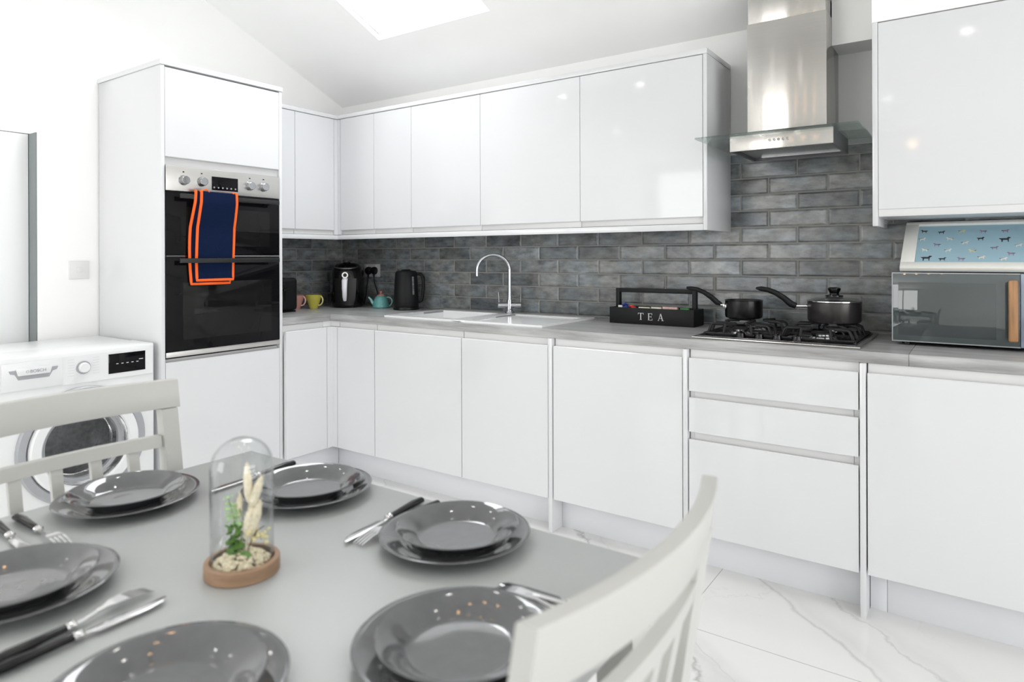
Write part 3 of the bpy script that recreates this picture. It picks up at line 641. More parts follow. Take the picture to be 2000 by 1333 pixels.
def grate(x0,x1):
    b=Mb(); zt_=HZ+.052; y0,y1=-.515,-.135
    def bar(p,q,w=.0085,h=.010):
        p=Vector(p);q=Vector(q); b.tube([p,q],w*.62,4,True,1,1)
    def leg(x,y,ox,oy): b.tube([(x,y,zt_),(x+ox,y+oy,zt_-.012),(x+ox*1.8,y+oy*1.8,HZ+.0105)],.0058,6)
    P=[(x0,y0),(x1,y0),(x1,y1),(x0,y1)]
    zl=HZ+.016
    for i in range(4): bar((*P[i],zl),(*P[(i+1)%4],zl))
    for yc in (-.43,-.235):
        xm=(x0+x1)/2
        for s in (-1,1):
            b.tube([(xm+s*.13,yc,zl),(xm+s*.118,yc,zt_-.004),(xm+s*.108,yc,zt_),(xm+s*.03,yc,zt_)],.0055,6)
            b.tube([(xm+s*.055,y0 if yc<-.3 else y1,zl),(xm+s*.05,(y0+.008) if yc<-.3 else (y1-.008),zt_),(xm+s*.022,yc+(-.025 if yc<-.3 else .025),zt_)],.0055,6)
        b.tube([(xm,-.3325,zl),(xm,-.3325,zt_),(xm,yc+(.03 if yc<-.3 else -.03),zt_)],.0055,6)
        b.tube([(xm-.125,yc-.06,zl),(xm-.112,yc-.06,zt_-.002),(xm-.104,yc-.06,zt_),(xm-.06,yc-.045,zt_)],.0055,6)
        b.tube([(xm+.125,yc-.06,zl),(xm+.112,yc-.06,zt_-.002),(xm+.104,yc-.06,zt_),(xm+.06,yc-.045,zt_)],.0055,6)
    b.box(x0,x1,-.3365,-.3285,zl-.004,zl+.004)
    for s in P: b.cyl((s[0],s[1],HZ+.0103),(s[0],s[1],zl),.006,.006,8)
    return b.build('pan_support',iron,t)
grate(2.785,3.050); grate(3.070,3.335)

# ------------------------------------------------------------------ saucepans
def handle_path(cx,cy,r,z,ang,L,rise):
    d=Vector((math.cos(ang),math.sin(ang),0)); o=Vector((cx,cy,z)); pts=[]
    for s,h in ((0,0),(.12,.012),(.3,.052),(.5,.085),(.7,.105),(.88,.112),(1,.116)):
        pts.append(o+d*(r+.014+s*L)+Vector((0,0,h*rise)))
    return pts,d,o
GZ=HZ+.0585
t=thing('saucepan','small black open saucepan on the left rear burner','saucepan',(2.838,-.235,GZ))
cx,cy,r,h=2.862,-.235,.078,.078
Mb().lathe([(0,0),(r-.01,0),(r-.002,.004),(r,.012),(r,h-.002),(r+.003,h),(r-.001,h+.001),(r-.003,h-.003),(r-.003,.012),(r-.012,.005),(0,.005)],(cx,cy,GZ),56).build('pan_body',panb,t)
pts,d,o=handle_path(cx,cy,r,GZ+.058,R(205),.15,.62)
Mb().tube(pts,[.007,.012,.0115,.010,.0095,.009,.005],12,True,1,.7).build('handle',bmatt,t)
b=Mb(); q=o+d*(r+.003); b.ball((q.x,q.y-.003,q.z-.006),.008,.006,.010); b.ball((q.x+.010,q.y-.010,q.z-.008),.008,.006,.009); b.tube([o+d*(r-.002)+Vector((0,0,-.003)),o+d*(r+.02)+Vector((0,0,-.001))],.006,10); b.build('handle_bracket',steelp,t)
cx,cy,r,h=3.222,-.235,.100,.084
t=thing('saucepan','lidded dark grey saucepan on the right rear burner','saucepan',(cx,cy,GZ))
Mb().lathe([(0,0),(r-.014,0),(r-.004,.004),(r,.014),(r,h-.002),(r+.002,h),(r-.003,h),(r-.003,.014),(r-.014,.005),(0,.005)],(cx,cy,GZ),64).build('pan_body',panm,t)
pts,d,o=handle_path(cx,cy,r+.03,GZ+.064,R(200),.155,.62)
Mb().tube(pts,[.012,.0135,.012,.011,.0105,.0095,.004],12,True,1,.75).build('handle',bmatt,t)
Mb().tube([o+d*(r+.001),o+d*(r+.046)],.0065,12).build('handle_ferrule',steelp,t)
b=Mb(); b.lathe([(r-.001,.0),(r+.0035,.0),(r+.0035,.0035),(r-.001,.0035)],(cx,cy,GZ+h+.001),64,closed=True); lr=b.build('lid_rim',steelp,t)
Mb().lathe([(r-.001,.003),(r*.7,.012),(r*.3,.018),(.0,.019),(.0,.0165),(r*.3,.0155),(r*.7,.0095),(r-.001,.0005)],(cx,cy,GZ+h+.001),48).build('glass_lid',clear,lr)
Mb().lathe([(0,0),(.033,0),(.033,.005),(.018,.008),(.017,.013),(.024,.027),(.024,.033),(.018,.037),(0,.037)],(cx,cy,GZ+h+.0205),32).build('lid_knob',bgloss,lr)

# ------------------------------------------------------------------ tea box
t=thing('tea_box','black wooden tea box with TEA lettering and carrying frame','tea box',(2.415,-.14,ZT))
x0,x1,y0,y1,z0=2.200,2.628,-.205,-.072,ZT+.0005
b=Mb(); w=.008; b.box(x0,x1,y0,y0+w,z0,z0+.078,.0008); b.box(x0,x1,y1-w,y1,z0,z0+.078,.0008); b.box(x0,x0+w,y0+w,y1-w,z0,z0+.078); b.box(x1-w,x1,y0+w,y1-w,z0,z0+.078); b.box(x0+w,x1-w,y0+w,y1-w,z0,z0+.006)
b.build('tray',bmatt,t)
b=Mb(); b.box(x0+.0085,x0+.028,-.152,-.126,z0+.0065,z0+.169,.001); b.box(x1-.028,x1-.0085,-.152,-.126,z0+.0065,z0+.169,.001); b.box(x0+.028,x1-.028,-.152,-.126,z0+.149,z0+.169,.001); b.build('carry_frame',bmatt,t)
b=Mb(); yl=y0-.0006
def st(ax,az,bx_,bz,w):   # stroke in xz plane
    dd=Vector((bx_-ax,0,bz-az)); n=Vector((-dd.z,0,dd.x)).normalized()*w/2
    p=[(ax+n.x,az+n.z),(bx_+n.x,bz+n.z),(bx_-n.x,bz-n.z),(ax-n.x,az-n.z)]
    b.prism(p,'y',yl,y0-.0001)
zl,zh=z0+.022,z0+.055
X=2.366; st(X,zl,X,zh,.0045); st(X-.014,zh-.001,X+.014,zh-.001,.0022); st(X-.006,zl+.0008,X+.006,zl+.0008,.0016); st(X-.0135,zh-.008,X-.0135,zh,.0018); st(X+.0135,zh-.008,X+.0135,zh,.0018)
X=2.413; st(X-.006,zl,X-.006,zh,.0045); st(X-.010,zh-.001,X+.011,zh-.001,.002); st(X-.010,zl+.001,X+.012,zl+.001,.002); st(X-.006,(zl+zh)/2,X+.007,(zl+zh)/2,.002); st(X+.0105,zh-.008,X+.0105,zh,.0018); st(X+.0115,zl,X+.0115,zl+.008,.0018); st(X+.007,(zl+zh)/2-.004,X+.007,(zl+zh)/2+.004,.0016)
X=2.467; st(X-.011,zl,X,zh,.002); st(X,zh,X+.010,zl,.0045); st(X-.007,zl+.011,X+.006,zl+.011,.0018); st(X-.015,zl+.0008,X-.007,zl+.0008,.0016); st(X+.005,zl+.0008,X+.016,zl+.0008,.0016)
b.build('lettering',letter,t,'silver serif letters TEA')
pk=[('white folded tea sachet at the left end of the tea box',2.232,2.254,(.75,.75,.72),.086,-.175),('cream tea sachets standing in the middle of the tea box',2.345,2.402,(.70,.66,.48),.082,-.185),
    ('off white tea sachets right of the middle of the tea box',2.410,2.462,(.74,.71,.55),.084,-.185),('pale pink tea sachets in the tea box',2.468,2.540,(.62,.43,.38),.087,-.185),('green tea sachets at the right end of the tea box',2.555,2.597,(.03,.16,.04),.085,-.185)]
for i,(lb,a,c,co,hh,yy) in enumerate(pk):
    b=Mb()
    for k in range(3):
        yk=yy+k*.009; b.box(a+.002*k,c-.001*k,yk,yk+.005,z0+.007,z0+hh-.002*k,.001)
    tag(b.build('tea_sachet',mat('sachet_paper_%d'%i,co,.6,var=((60,60,60),.15,.2))),lb,'tea sachet')
for nm,co,cx_,cz,lb in (('b',(.03,.05,.22),2.278,.100,'crumpled blue sweet wrapper sticking out of the tea box'),('r',(.62,.05,.03),2.315,.090,'crumpled red sweet wrapper sticking out of the tea box')):
    b=Mb(); r1=random.Random(5 if nm=='b' else 9)
    for k in range(7):
        M=Matrix.Rotation(r1.uniform(0,6),3,(r1.uniform(-1,1),r1.uniform(-1,1),r1.uniform(-1,1)))
        b.ball((cx_+r1.uniform(-.014,.014),-.178+r1.uniform(-.006,.012),z0+cz-.018+r1.uniform(-.012,.014)),.012,.006,.010,8,M)
    b.box(cx_-.006,cx_+.006,-.182,-.172,z0+.0068,z0+cz-.02)
    tag(b.build('sweet_wrapper',mat('wrapper_'+nm,co,.3,var=((90,90,90),.3,.3)),ang=20),lb,'wrapper')

# ------------------------------------------------------------------ extractor hood
t=thing('extractor_hood','stainless steel chimney extractor hood with flat glass canopy','extractor hood',(3.05,-.2,1.65))
dxa,dxb=2.893,3.204
Mb().box(dxa,dxb,-.280,-.0095,1.7215,2.218,.0015).build('chimney',hoodst,t)
Mb().box(dxa+.003,dxb-.003,-.277,-.0095,2.2185,zc(-.28)-.004+.0,.0015).build('chimney_upper',hoodst,t)
b=Mb(); hx0,hx1,hy0,hy1,hz0,hz1=2.882,3.262,-.488,-.150,1.652,1.7125
b.prism([(hx0,hz0),(hx1,hz0),(hx1,hz1),(hx0,hz1)],'y',hy0,hy0+.012,.0008); b.build('front_panel',hoodst,t)
b=Mb(); b.box(hx0,hx0+.01,hy0+.0125,hy1,hz0,hz1); b.box(hx1-.01,hx1,hy0+.0125,hy1,hz0,hz1); b.box(hx0+.01,hx1-.01,hy1-.01,hy1,hz0,hz1); b.box(hx0+.01,hx1-.01,hy0+.0125,hy1-.01,hz1-.006,hz1)
b.build('housing',darkgrey,t)
b=Mb(); b.box(hx0+.012,hx1-.012,hy0+.016,hy1-.012,hz0+.012,hz0+.016); b=b.build('grease_filter',mat('filter_mesh',(.35,.35,.36),.4,.9,var=((400,400,400),.5,.6)),t)
Mb().box(hx0+.05,hx1-.02,hy1-.055,hy1-.045,hz0+.006,hz0+.0118).build('filter_bar',steelp,t)
for k in range(5): b=Mb(); b.cyl((3.036+k*.0165,hy0-.0005,1.684),(3.036+k*.0165,hy0-.006,1.684),.0048,.0044,16,.0008); b.build('push_button',chrome,t)
Mb().box(2.744,3.3485,-.508,-.0095,1.7135,1.7205,.0012).build('glass_canopy',tint,t)

# ------------------------------------------------------------------ microwave and framed print
MX0,MX1,MY,MZ0,MZ1=3.438,3.895,-.36,.922,1.172
t=thing('microwave','dark mirror fronted microwave with wooden handle on the right of the worktop','microwave',(3.66,-.2,ZT))
Mb().box(MX0+.004,MX1,MY+.02,-.045,MZ0+.002,MZ1-.001,.004).build('case',mat('blue_grey_steel',(.16,.18,.22),.3,.5,var=((9,9,9),.03,0)),t)
for x in (3.48,3.85):
    for y in (-.31,-.09): Mb().cyl((x,y,ZT+.0003),(x,y,MZ0+.003),.014,.012,16).build('foot',bplast,t)
dr=Mb().box(MX0,3.816,MY,MY+.0195,MZ0,MZ1,.0015).build('door',dglass,t)
Mb().box(MX0+.020,3.750,MY-.0008,MY-.0002,MZ0+.022,MZ1-.035,.0002).build('door_window',mat('door_window_glass',(.040,.050,.051),.03,Specular_IOR_Level=.9,var=((3,3,3),.02,0)),dr)
b=Mb(); b.box(MX0-.001,3.817,MY-.0012,MY+.001,MZ0-.001,MZ0+.0025); b.box(MX0-.001,3.817,MY-.0012,MY+.001,MZ1-.0025,MZ1+.001); b.box(MX0-.001,MX0+.0025,MY-.0012,MY+.001,MZ0+.0026,MZ1-.0026); b.build('door_edge_trim',mat('satin_edge',(.36,.38,.39),.3,.6,var=((9,9,9),.03,0)),dr)
hb=Mb(); hb.box(3.783,3.810,MY-.030,MY-.012,MZ0+.020,MZ1-.022,.006,3); hb=hb.build('handle',wood,dr)
b=Mb(); b.box(3.790,3.803,MY-.0122,MY-.0005,MZ0+.04,MZ0+.055); b.box(3.790,3.803,MY-.0122,MY-.0005,MZ1-.06,MZ1-.045); b.build('handle_mount',bplast,hb)
Mb().box(3.8175,MX1,MY,MY+.0195,MZ0,MZ1,.0015).build('control_panel',mat('panel_blue_grey',(.30,.36,.46),.25,var=((9,9,9),.03,0)),t)
Mb().cyl((3.857,MY-.0003,1.0),(3.857,MY-.018,1.0),.02,.018,28,.002).build('timer_dial',bgloss,t)
# print in a white frame leaning back on top of the microwave
P0=Vector((0,-.330,1.176)); SV=Vector((0,.300,.177)).normalized(); NV=Vector((0,-SV.z,SV.y))   # NV points up and to the front
def fr(u,s_,h): return Vector((u,0,0))+Vector((0,P0.y,P0.z))+SV*s_+NV*h
FW0,FW1,FH=3.460,3.965,.352
t=thing('framed_print','white framed pale blue print of small dogs leaning on top of the microwave','framed print',(3.7,-.2,1.175))
def fbox(b,u0,u1,s0,s1,h0,h1,bev=0):
    vs=[fr(u,s_,h) for u in (u0,u1) for s_ in (s0,s1) for h in (h0,h1)]
    M=Matrix(((1,0,0),(0,SV.y,NV.y),(0,SV.z,NV.z))); M4=M.to_4x4(); M4.translation=Vector((0,P0.y,P0.z))
    b.box(u0,u1,s0,s1,h0,h1,bev,2,M4); return b
b=Mb(); fbox(b,FW0,FW1,0,.040,0,.018,.002); fbox(b,FW0,FW1,FH-.022,FH,0,.018,.002); fbox(b,FW0,FW0+.045,.0402,FH-.0222,0,.018,.001); fbox(b,FW1-.045,FW1,.0402,FH-.0222,0,.018,.001); b.build('frame',mat('frame_white',(.80,.79,.75),.35,var=((5,5,5),.01,0)),t)
pr=fbox(Mb(),FW0+.0455,FW1-.0455,.0405,FH-.0225,.006,.009).build('print',print_mat(),t)
spots=[('k',3.525,0.283),('k',3.582,0.273),('y',3.648,0.277),('p',3.716,0.274),('p',3.783,0.274),('w',3.521,0.22),('w',3.611,0.22),('k',3.707,0.219),('K',3.78,0.209),('p',3.571,0.176),('w',3.659,0.189),('w',3.607,0.134),('y',3.682,0.128),('p',3.748,0.149),('w',3.819,0.167),('w',3.534,0.137),('K',3.540,0.075),('k',3.591,0.07),('p',3.649,0.071),('w',3.709,0.082),('w',3.773,0.071),('p',3.796,0.107),('y',3.86,.27),('k',3.87,.20),('w',3.87,.10)]
inks={'k':(.03,.03,.035),'y':(.75,.66,.32),'p':(.30,.22,.32),'w':(.82,.76,.68)}
for key in 'kypw':
    b=Mb()
    for j,(k,u,s_) in enumerate(spots):
        if k.lower()!=key: continue
        q=1.45 if k=='K' else 1.0; f=-1 if j%3==0 else 1
        def pl(pts): 
            A=[b.bm.verts.new(fr(u+f*q*x,s_+q*y*1.5,.0094)) for x,y in pts]; Bq=[b.bm.verts.new(fr(u+f*q*x,s_+q*y*1.5,.0091)) for x,y in pts]
            fs=[b.bm.faces.new(A),b.bm.faces.new(Bq[::-1])]+[b.bm.faces.new((A[i],Bq[i],Bq[(i+1)%len(A)],A[(i+1)%len(A)])) for i in range(len(A))]
            bmesh.ops.recalc_face_normals(b.bm,faces=fs)
        pl([(-.009,.003),(-.007,.0065),(.004,.0065),(.007,.011),(.012,.010),(.0125,.008),(.009,.006),(.008,.002),(.0075,-.006),(.006,-.006),(.0055,.001),(-.004,.001),(-.005,-.006),(-.0068,-.006),(-.0072,.001),(-.0115,.006),(-.012,.005)])
    b.build('dog_figures',mat('ink_'+key,inks[key],.6,var=((50,50,50),.1,0)),pr)

# ------------------------------------------------------------------ things in the back corner
# toaster
t=thing('toaster','dark grey toaster peeking out beside the oven tower','toaster',(.20,-.715,ZT))
Mb().box(.065,.325,-.792,-.620,ZT+.010,ZT+.205,.022,4).build('casing',bmatt,t)
Mb().box(.075,.315,-.782,-.630,ZT+.0003,ZT+.0098,.003).build('base',bplast,t)
Mb().box(.3253,.3262,-.718,-.712,ZT+.065,ZT+.165).build('lever_slot',bgloss,t)
Mb().box(.3264,.345,-.735,-.695,ZT+.128,ZT+.142,.004).build('lever',bplast,t)
b=Mb(); b.box(.10,.29,-.748,-.738,ZT+.2051,ZT+.2062); b.box(.10,.29,-.702,-.692,ZT+.2051,ZT+.2062); b.build('bread_slots',bgloss,t)
def cup(cx,cy,m,label,rz,inner):
    t=thing('mug',label,'mug',(cx,cy,ZT),'glazed mugs beside the toaster')
    Mb().lathe([(0,.004),(.020,.004),(.022,0),(.025,0),(.026,.004),(.033,.025),(.045,.062),(.051,.085),(.0485,.086),(.043,.064),(.031,.028),(.022,.009),(0,.008)],(cx,cy,ZT+.0004),44).build('cup',m,t)
    d=Vector((math.cos(rz),math.sin(rz),0)); pts=[]
    for k in range(0,13):
        a=PI*(.62-1.24*k/12); pts.append(Vector((cx,cy,ZT+.050))+d*(.044+.022*math.cos(a)-.010*(k/12)*1.2)+Vector((0,0,.029*math.sin(a))))
    Mb().tube(pts,.0042,10).build('handle',inner,t)
    return t
cup(.206,-.415,yellow,'yellow glazed mug standing left of the air fryer',R(30),mat('pale_yellow_glaze',lin((222,215,140)),.2,var=((30,30,30),.05,0)))
cup(.128,-.488,pink,'pale pink mug half hidden behind the toaster',R(30),mat('pale_pink_glaze',lin((235,190,180)),.2,var=((30,30,30),.05,0)))
# air fryer : lofted super-ellipse body, built facing -y then turned towards the room
AC=Vector((.262,-.185,ZT+.0004)); AM=Matrix.Rotation(R(42),3,'Z')
t=thing('air_fryer','glossy black egg shaped air fryer with a white handle in the corner','air fryer',AC)
def A(x,y,z): return AC+AM@Vector((x,y,z))
def sup(rx,ry,z,cy=0,n=36,e=2.6):
    out=[]
    for i in range(n):
        a=2*PI*i/n; c,s_=math.cos(a),math.sin(a)
        out.append(A(math.copysign(abs(c)**(2/e),c)*rx,cy+math.copysign(abs(s_)**(2/e),s_)*ry,z))
    return out
Mb().loft([sup(.088,.098,0),sup(.100,.110,.006),sup(.108,.118,.04),sup(.111,.122,.10),sup(.109,.120,.17),sup(.103,.114,.225),sup(.090,.100,.262),sup(.070,.078,.282),sup(.040,.045,.290)]).build('body',bgloss,t)
pn=Mb().loft([[A(x*w,-.1,z) for x in (-1,-.5,0,.5,1)]+[A(x*w,-.1-dd,z) for x,dd in ((1,.012),(.5,.022),(0,.026),(-.5,.022),(-1,.012))] for w,z in ((.050,.016),(.062,.06),(.068,.12),(.070,.19))]).build('front_panel',bplast,t)
b=Mb(); pts=[A(.0,-.131,.186),A(0,-.152,.176),A(0,-.158,.13),A(0,-.152,.075),A(0,-.140,.048)]
hd=b.tube(pts,[.016,.0165,.015,.0125,.009],14,True,.7,1.1,upv=(AM@Vector((0,-1,0)))).build('handle',mat('soft_white_plastic',(.85,.85,.90),.25,var=((30,30,30),.02,0)),pn)
b=Mb()
MR=(AM@Matrix.Rotation(R(90),3,'X'))
b.lathe([(.012,.0),(.020,.0),(.020,.006),(.012,.006)],A(0,-.127,.212),28,MR,closed=True); b.build('timer_ring',steelp,t)
b=Mb(); b.lathe([(0,.0),(.0115,.0),(.0105,.012),(0,.012)],A(0,-.1265,.212),24,MR); b.build('timer_knob',bgloss,t)
b=Mb(); rr=[]
for i in range(17):
    a=PI*(1.08+.84*i/16); rr.append(A(.082*math.cos(a),-.052+.058*math.sin(a)-.004,.271+.018*(math.sin(a)))) 
b.tube(rr,[.002+.004*math.sin(PI*i/16) for i in range(17)],8).build('top_trim',mat('smoked_trim',(.18,.18,.18),.25,.8,var=((30,30,30),.02,0)),t)
b=Mb(); b.lathe([(0,0),(.024,0),(.022,.007),(.012,.010),(0,.010)],A(0,-.045,.2885),28); b.build('temperature_knob',bgloss,t)
b=Mb(); b.lathe([(0,0),(.007,0),(.006,.0025),(0,.0025)],A(0,-.045,.2987),20); b.build('knob_cap',steelp,t)
# double wall socket with two plugs
t=thing('double_socket','double wall socket on the grey tiles behind the air fryer','socket',(.312,-.01,1.147))
Mb().box(.239,.386,-.0185,-.0085,1.103,1.189,.002).build('plate',mat('socket_grey_white',(.50,.49,.49),.35,var=((9,9,9),.01,0)),t)
b=Mb(); b.box(.262,.272,-.0205,-.0187,1.168,1.182,.0005); b.box(.350,.360,-.0205,-.0187,1.168,1.182,.0005); b.build('rocker_switches',whitep,t)
for i,(x,lb,pts) in enumerate(((.290,'black plug in the left half of the double socket',[(0,0,0),(-.002,-.006,-.05),(-.012,-.006,-.12),(-.02,-.012,-.20),(-.03,-.016,-.2325)]),(.345,'black plug in the right half of the double socket',[(0,0,0),(.008,-.004,-.04),(.028,-.003,-.10),(.055,-.006,-.17),(.085,-.012,-.225),(.10,-.014,-.2325)]))):
    t=thing('plug',lb,'plug',(x,-.03,1.142),'black plugs in the double socket')
    pts2=[]
    b=Mb(); b.loft([[Vector((x+r_*math.cos(2*PI*k/20),yy,1.146+r_*(1.12 if math.sin(2*PI*k/20)<0 else .95)*math.sin(2*PI*k/20))) for k in range(20)] for r_,yy in ((.025,-.0188),(.025,-.034),(.021,-.041),(.012,-.044))]); b.build('plug_body',bmatt,t)
    Mb().tube([Vector((x,-.030,1.124)),Vector((x,-.030,1.100))],[.008,.0045],10).build('strain_relief',bmatt,t)
    Mb().tube([Vector((x+p[0],-.030+p[1],1.1015+p[2]*.82)) for p in pts],.0034,8).build('cord',bmatt,t)
# teapot
t=thing('teapot','small turquoise glazed teapot with pink lid beside the kettle','teapot',(.502,-.135,ZT))
cx,cy,cz=.522,-.135,ZT+.0004
Mb().lathe([(0,0),(.050,0),(.054,.003),(.055,.008),(.050,.030),(.044,.052),(.036,.068),(.028,.074),(.024,.075),(.024,.072),(0,.072)],(cx,cy,cz),44).build('pot',teal,t)
lt=mat('pale_teal_glaze',lin((140,190,185)),.18,var=((30,30,30),.05,0))
ux,uy=.822,.569
Mb().tube([(cx-ux*.044,cy-uy*.044,cz+.026),(cx-ux*.056,cy-uy*.056,cz+.036),(cx-ux*.066,cy-uy*.066,cz+.055),(cx-ux*.080,cy-uy*.080,cz+.068)],[.013,.010,.007,.0055],12).build('spout',lt,t)
pts=[]
for k in range(13):
    a=PI*(.60-1.15*k/12); q=.046+.026*math.cos(a)+(.004 if k>9 else 0); pts.append((cx+ux*q,cy+uy*q,cz+.040+.028*math.sin(a)))
Mb().tube(pts,.0038,10).build('handle',lt,t)
lid=Mb().lathe([(0,0),(.0265,0),(.0265,.003),(.018,.010),(.006,.014),(0,.014)],(cx,cy,cz+.0755),32).build('lid',mat('rose_grey_glaze',lin((165,140,135)),.25,var=((30,30,30),.05,0)),t)
Mb().lathe([(0,0),(.0055,0),(.0065,.006),(.0085,.012),(.006,.018),(0,.019)],(cx,cy,cz+.0888),20).build('lid_knob',mat('coral_glaze',lin((215,120,105)),.25,var=((30,30,30),.05,0)),lid)
# kettle
kx,ky,kz=.762,-.150,ZT+.0004
t=thing('kettle','matt black cordless kettle left of the sink','kettle',(kx,ky,ZT))
Mb().lathe([(0,0),(.078,0),(.081,.004),(.080,.014),(.074,.020),(0,.020)],(kx,ky,kz),48).build('power_base',bplast,t)
Mb().lathe([(0,.0),(.076,.0),(.0775,.004),(.0765,.06),(.072,.15),(.067,.208),(.060,.219),(.030,.224),(0,.225)],(kx,ky,kz+.0205),56).build('body',bmatt,t)
hd=[]
for s_,zz in ((.060,.222),(.092,.220),(.106,.200),(.108,.15),(.104,.09),(.096,.055),(.076,.045)): hd.append((kx+ux*s_,ky+uy*s_,kz+zz))
Mb().tube(hd,[.011,.011,.011,.0105,.010,.009,.008],14,True,1,1.3).build('handle',bmatt,t)
b=Mb(); ang0=R(-10)
rg=[]
for zz in (.075,.10,.13,.16,.185):
    rad=.0765-(zz-.06)*.055+.0006; row=[]
    for a in (-.085,-.03,.03,.085): row.append(Vector((kx+rad*math.cos(ang0+a),ky+rad*math.sin(ang0+a),kz+.0205+zz)))
    for a in (.085,.03,-.03,-.085): row.append(Vector((kx+(rad-.002)*math.cos(ang0+a),ky+(rad-.002)*math.sin(ang0+a),kz+.0205+zz)))
    rg.append(row)
b.loft(rg).build('water_gauge',mat('smoky_gauge',(.16,.16,.17),.15,var=((30,30,90),.5,0)),t)
b=Mb(); b.lathe([(0,0),(.03,0),(.027,.004),(0,.005)],(kx,ky,kz+.2458),28); b.build('lid',bmatt,t)

# ------------------------------------------------------------------ dining table
TZ=.75; TX0,TX1,TY_0,TY_1=2.195,3.318,-2.925,-2.168
t=thing('dining_table','light grey painted rectangular dining table laid for six','table',(2.757,-2.546,0))
Mb().box(TX0,TX1,TY_0,TY_1,TZ-.024,TZ,.003).build('tabletop',tabm,t)
b=Mb(); b.box(TX0+.07,TX1-.07,TY_0+.055,TY_0+.073,.655,TZ-.0245); b.box(TX0+.07,TX1-.07,TY_1-.073,TY_1-.055,.655,TZ-.0245); b.box(TX0+.055,TX0+.073,TY_0+.07,TY_1-.07,.655,TZ-.0245); b.box(TX1-.073,TX1-.055,TY_0+.07,TY_1-.07,.655,TZ-.0245); b.build('apron',greyp,t)
for x in (TX0+.065,TX1-.065):
    for y in (TY_0+.065,TY_1-.065):
        b=Mb(); s0,s1=.020,.030
        b.loft([[(x-s0,y-s0,0),(x+s0,y-s0,0),(x+s0,y+s0,0),(x-s0,y+s0,0)],[(x-s1,y-s1,.60),(x+s1,y-s1,.60),(x+s1,y+s1,.60),(x-s1,y+s1,.60)],[(x-s1,y-s1,TZ-.0245),(x+s1,y-s1,TZ-.0245),(x+s1,y+s1,TZ-.0245),(x-s1,y+s1,TZ-.0245)]]); b.build('leg',greyp,t)
# chairs: sitter faces +x, origin on the floor below the top of the back
def make_chair(label):
    t=thing('dining_chair',label,'chair',(0,0,0),'greige slatted dining chairs at the table ends',local=True)
    H=.947
    def xb(z): return .052-(z-.45)*.165 if z>.45 else .052-(.45-z)*.07   # centre line of the posts
    for s_ in (-1,1):
        b=Mb(); y=s_*.190; hw=.018
        rings=[]
        for z,w in ((0,.013),(.2,.015),(.45,.018),(.6,.0165),(.882,.014)):
            x=xb(z)+(.0 if z<.8 else .002); rings.append([(x-w,y-hw,z),(x+w,y-hw,z),(x+w,y+hw,z),(x-w,y+hw,z)])
        b.loft(rings); b.build('back_post',greyp,t)
        b=Mb(); x=.435; b.loft([[(x-.014,y-.014,0),(x+.014,y-.014,0),(x+.014,y+.014,0),(x-.014,y+.014,0)],[(x-.02,y-.02,.4195),(x+.02,y-.02,.4195),(x+.02,y+.02,.4195),(x-.02,y+.02,.4195)]]); b.build('front_leg',greyp,t)
        Mb().box(.06,.416,y-.008,y+.008,.20,.225).build('stretcher',greyp,t)
    def rail(z0,z1,hy,sag,th,nm,off=0.,end=0.):
        b=Mb(); n=18; rings=[]
        for i in range(n+1):
            y=-hy+2*hy*i/n; q=1-(y/.215)**2; dxx=-sag*q
            xt=xb(z1)+off+dxx; x0_=xb(z0)+off+dxx
            rings.append([(x0_-th/2,y,z0),(x0_+th/2,y,z0),(xt+th/2,y,z1),(xt-th/2,y,z1)])
        b.loft(rings); bmesh.ops.bevel(b.bm,geom=[e for e in b.bm.edges if abs(e.verts[0].co.y-e.verts[1].co.y)>1e-4],offset=.0025,segments=2,affect='EDGES',profile=.5) if nm=='top_rail' else None
        b.build(nm,greyp,t)
    rail(.8825,H,.215,.036,.021,'top_rail',.004)
    rail(.798,.824,.171,.022,.018,'middle_rail',.004)
    rail(.50,.54,.171,.004,.018,'lower_rail',0)
    for yy in (-.1125,-.0375,.0375,.1125):
        b=Mb(); q=1-(yy/.215)**2
        b.loft([[(xb(.541)-.004*q-.006,yy-.011,.541),(xb(.541)-.004*q+.006,yy-.011,.541),(xb(.541)-.004*q+.006,yy+.011,.541),(xb(.541)-.004*q-.006,yy+.011,.541)],[(xb(.797)-.022*q-.003,yy-.011,.7975),(xb(.797)-.022*q+.009,yy-.011,.7975),(xb(.797)-.022*q+.009,yy+.011,.7975),(xb(.797)-.022*q-.003,yy+.011,.7975)]]); b.build('slat',greyp,t)
    b=Mb(); b.prism([(.072,-.20),(.47,-.215),(.48,-.19),(.48,.19),(.47,.215),(.072,.20)],'z',.421,.4495,.006); b.build('seat',greyp,t)
    return t
ch=make_chair('light greige slatted chair at the far left end of the table, before the washing machine')
ch.location=(2.150,-2.537,0)
copy_thing(ch,(3.386,-2.515,0),PI,'light greige slatted chair at the near right end of the table')

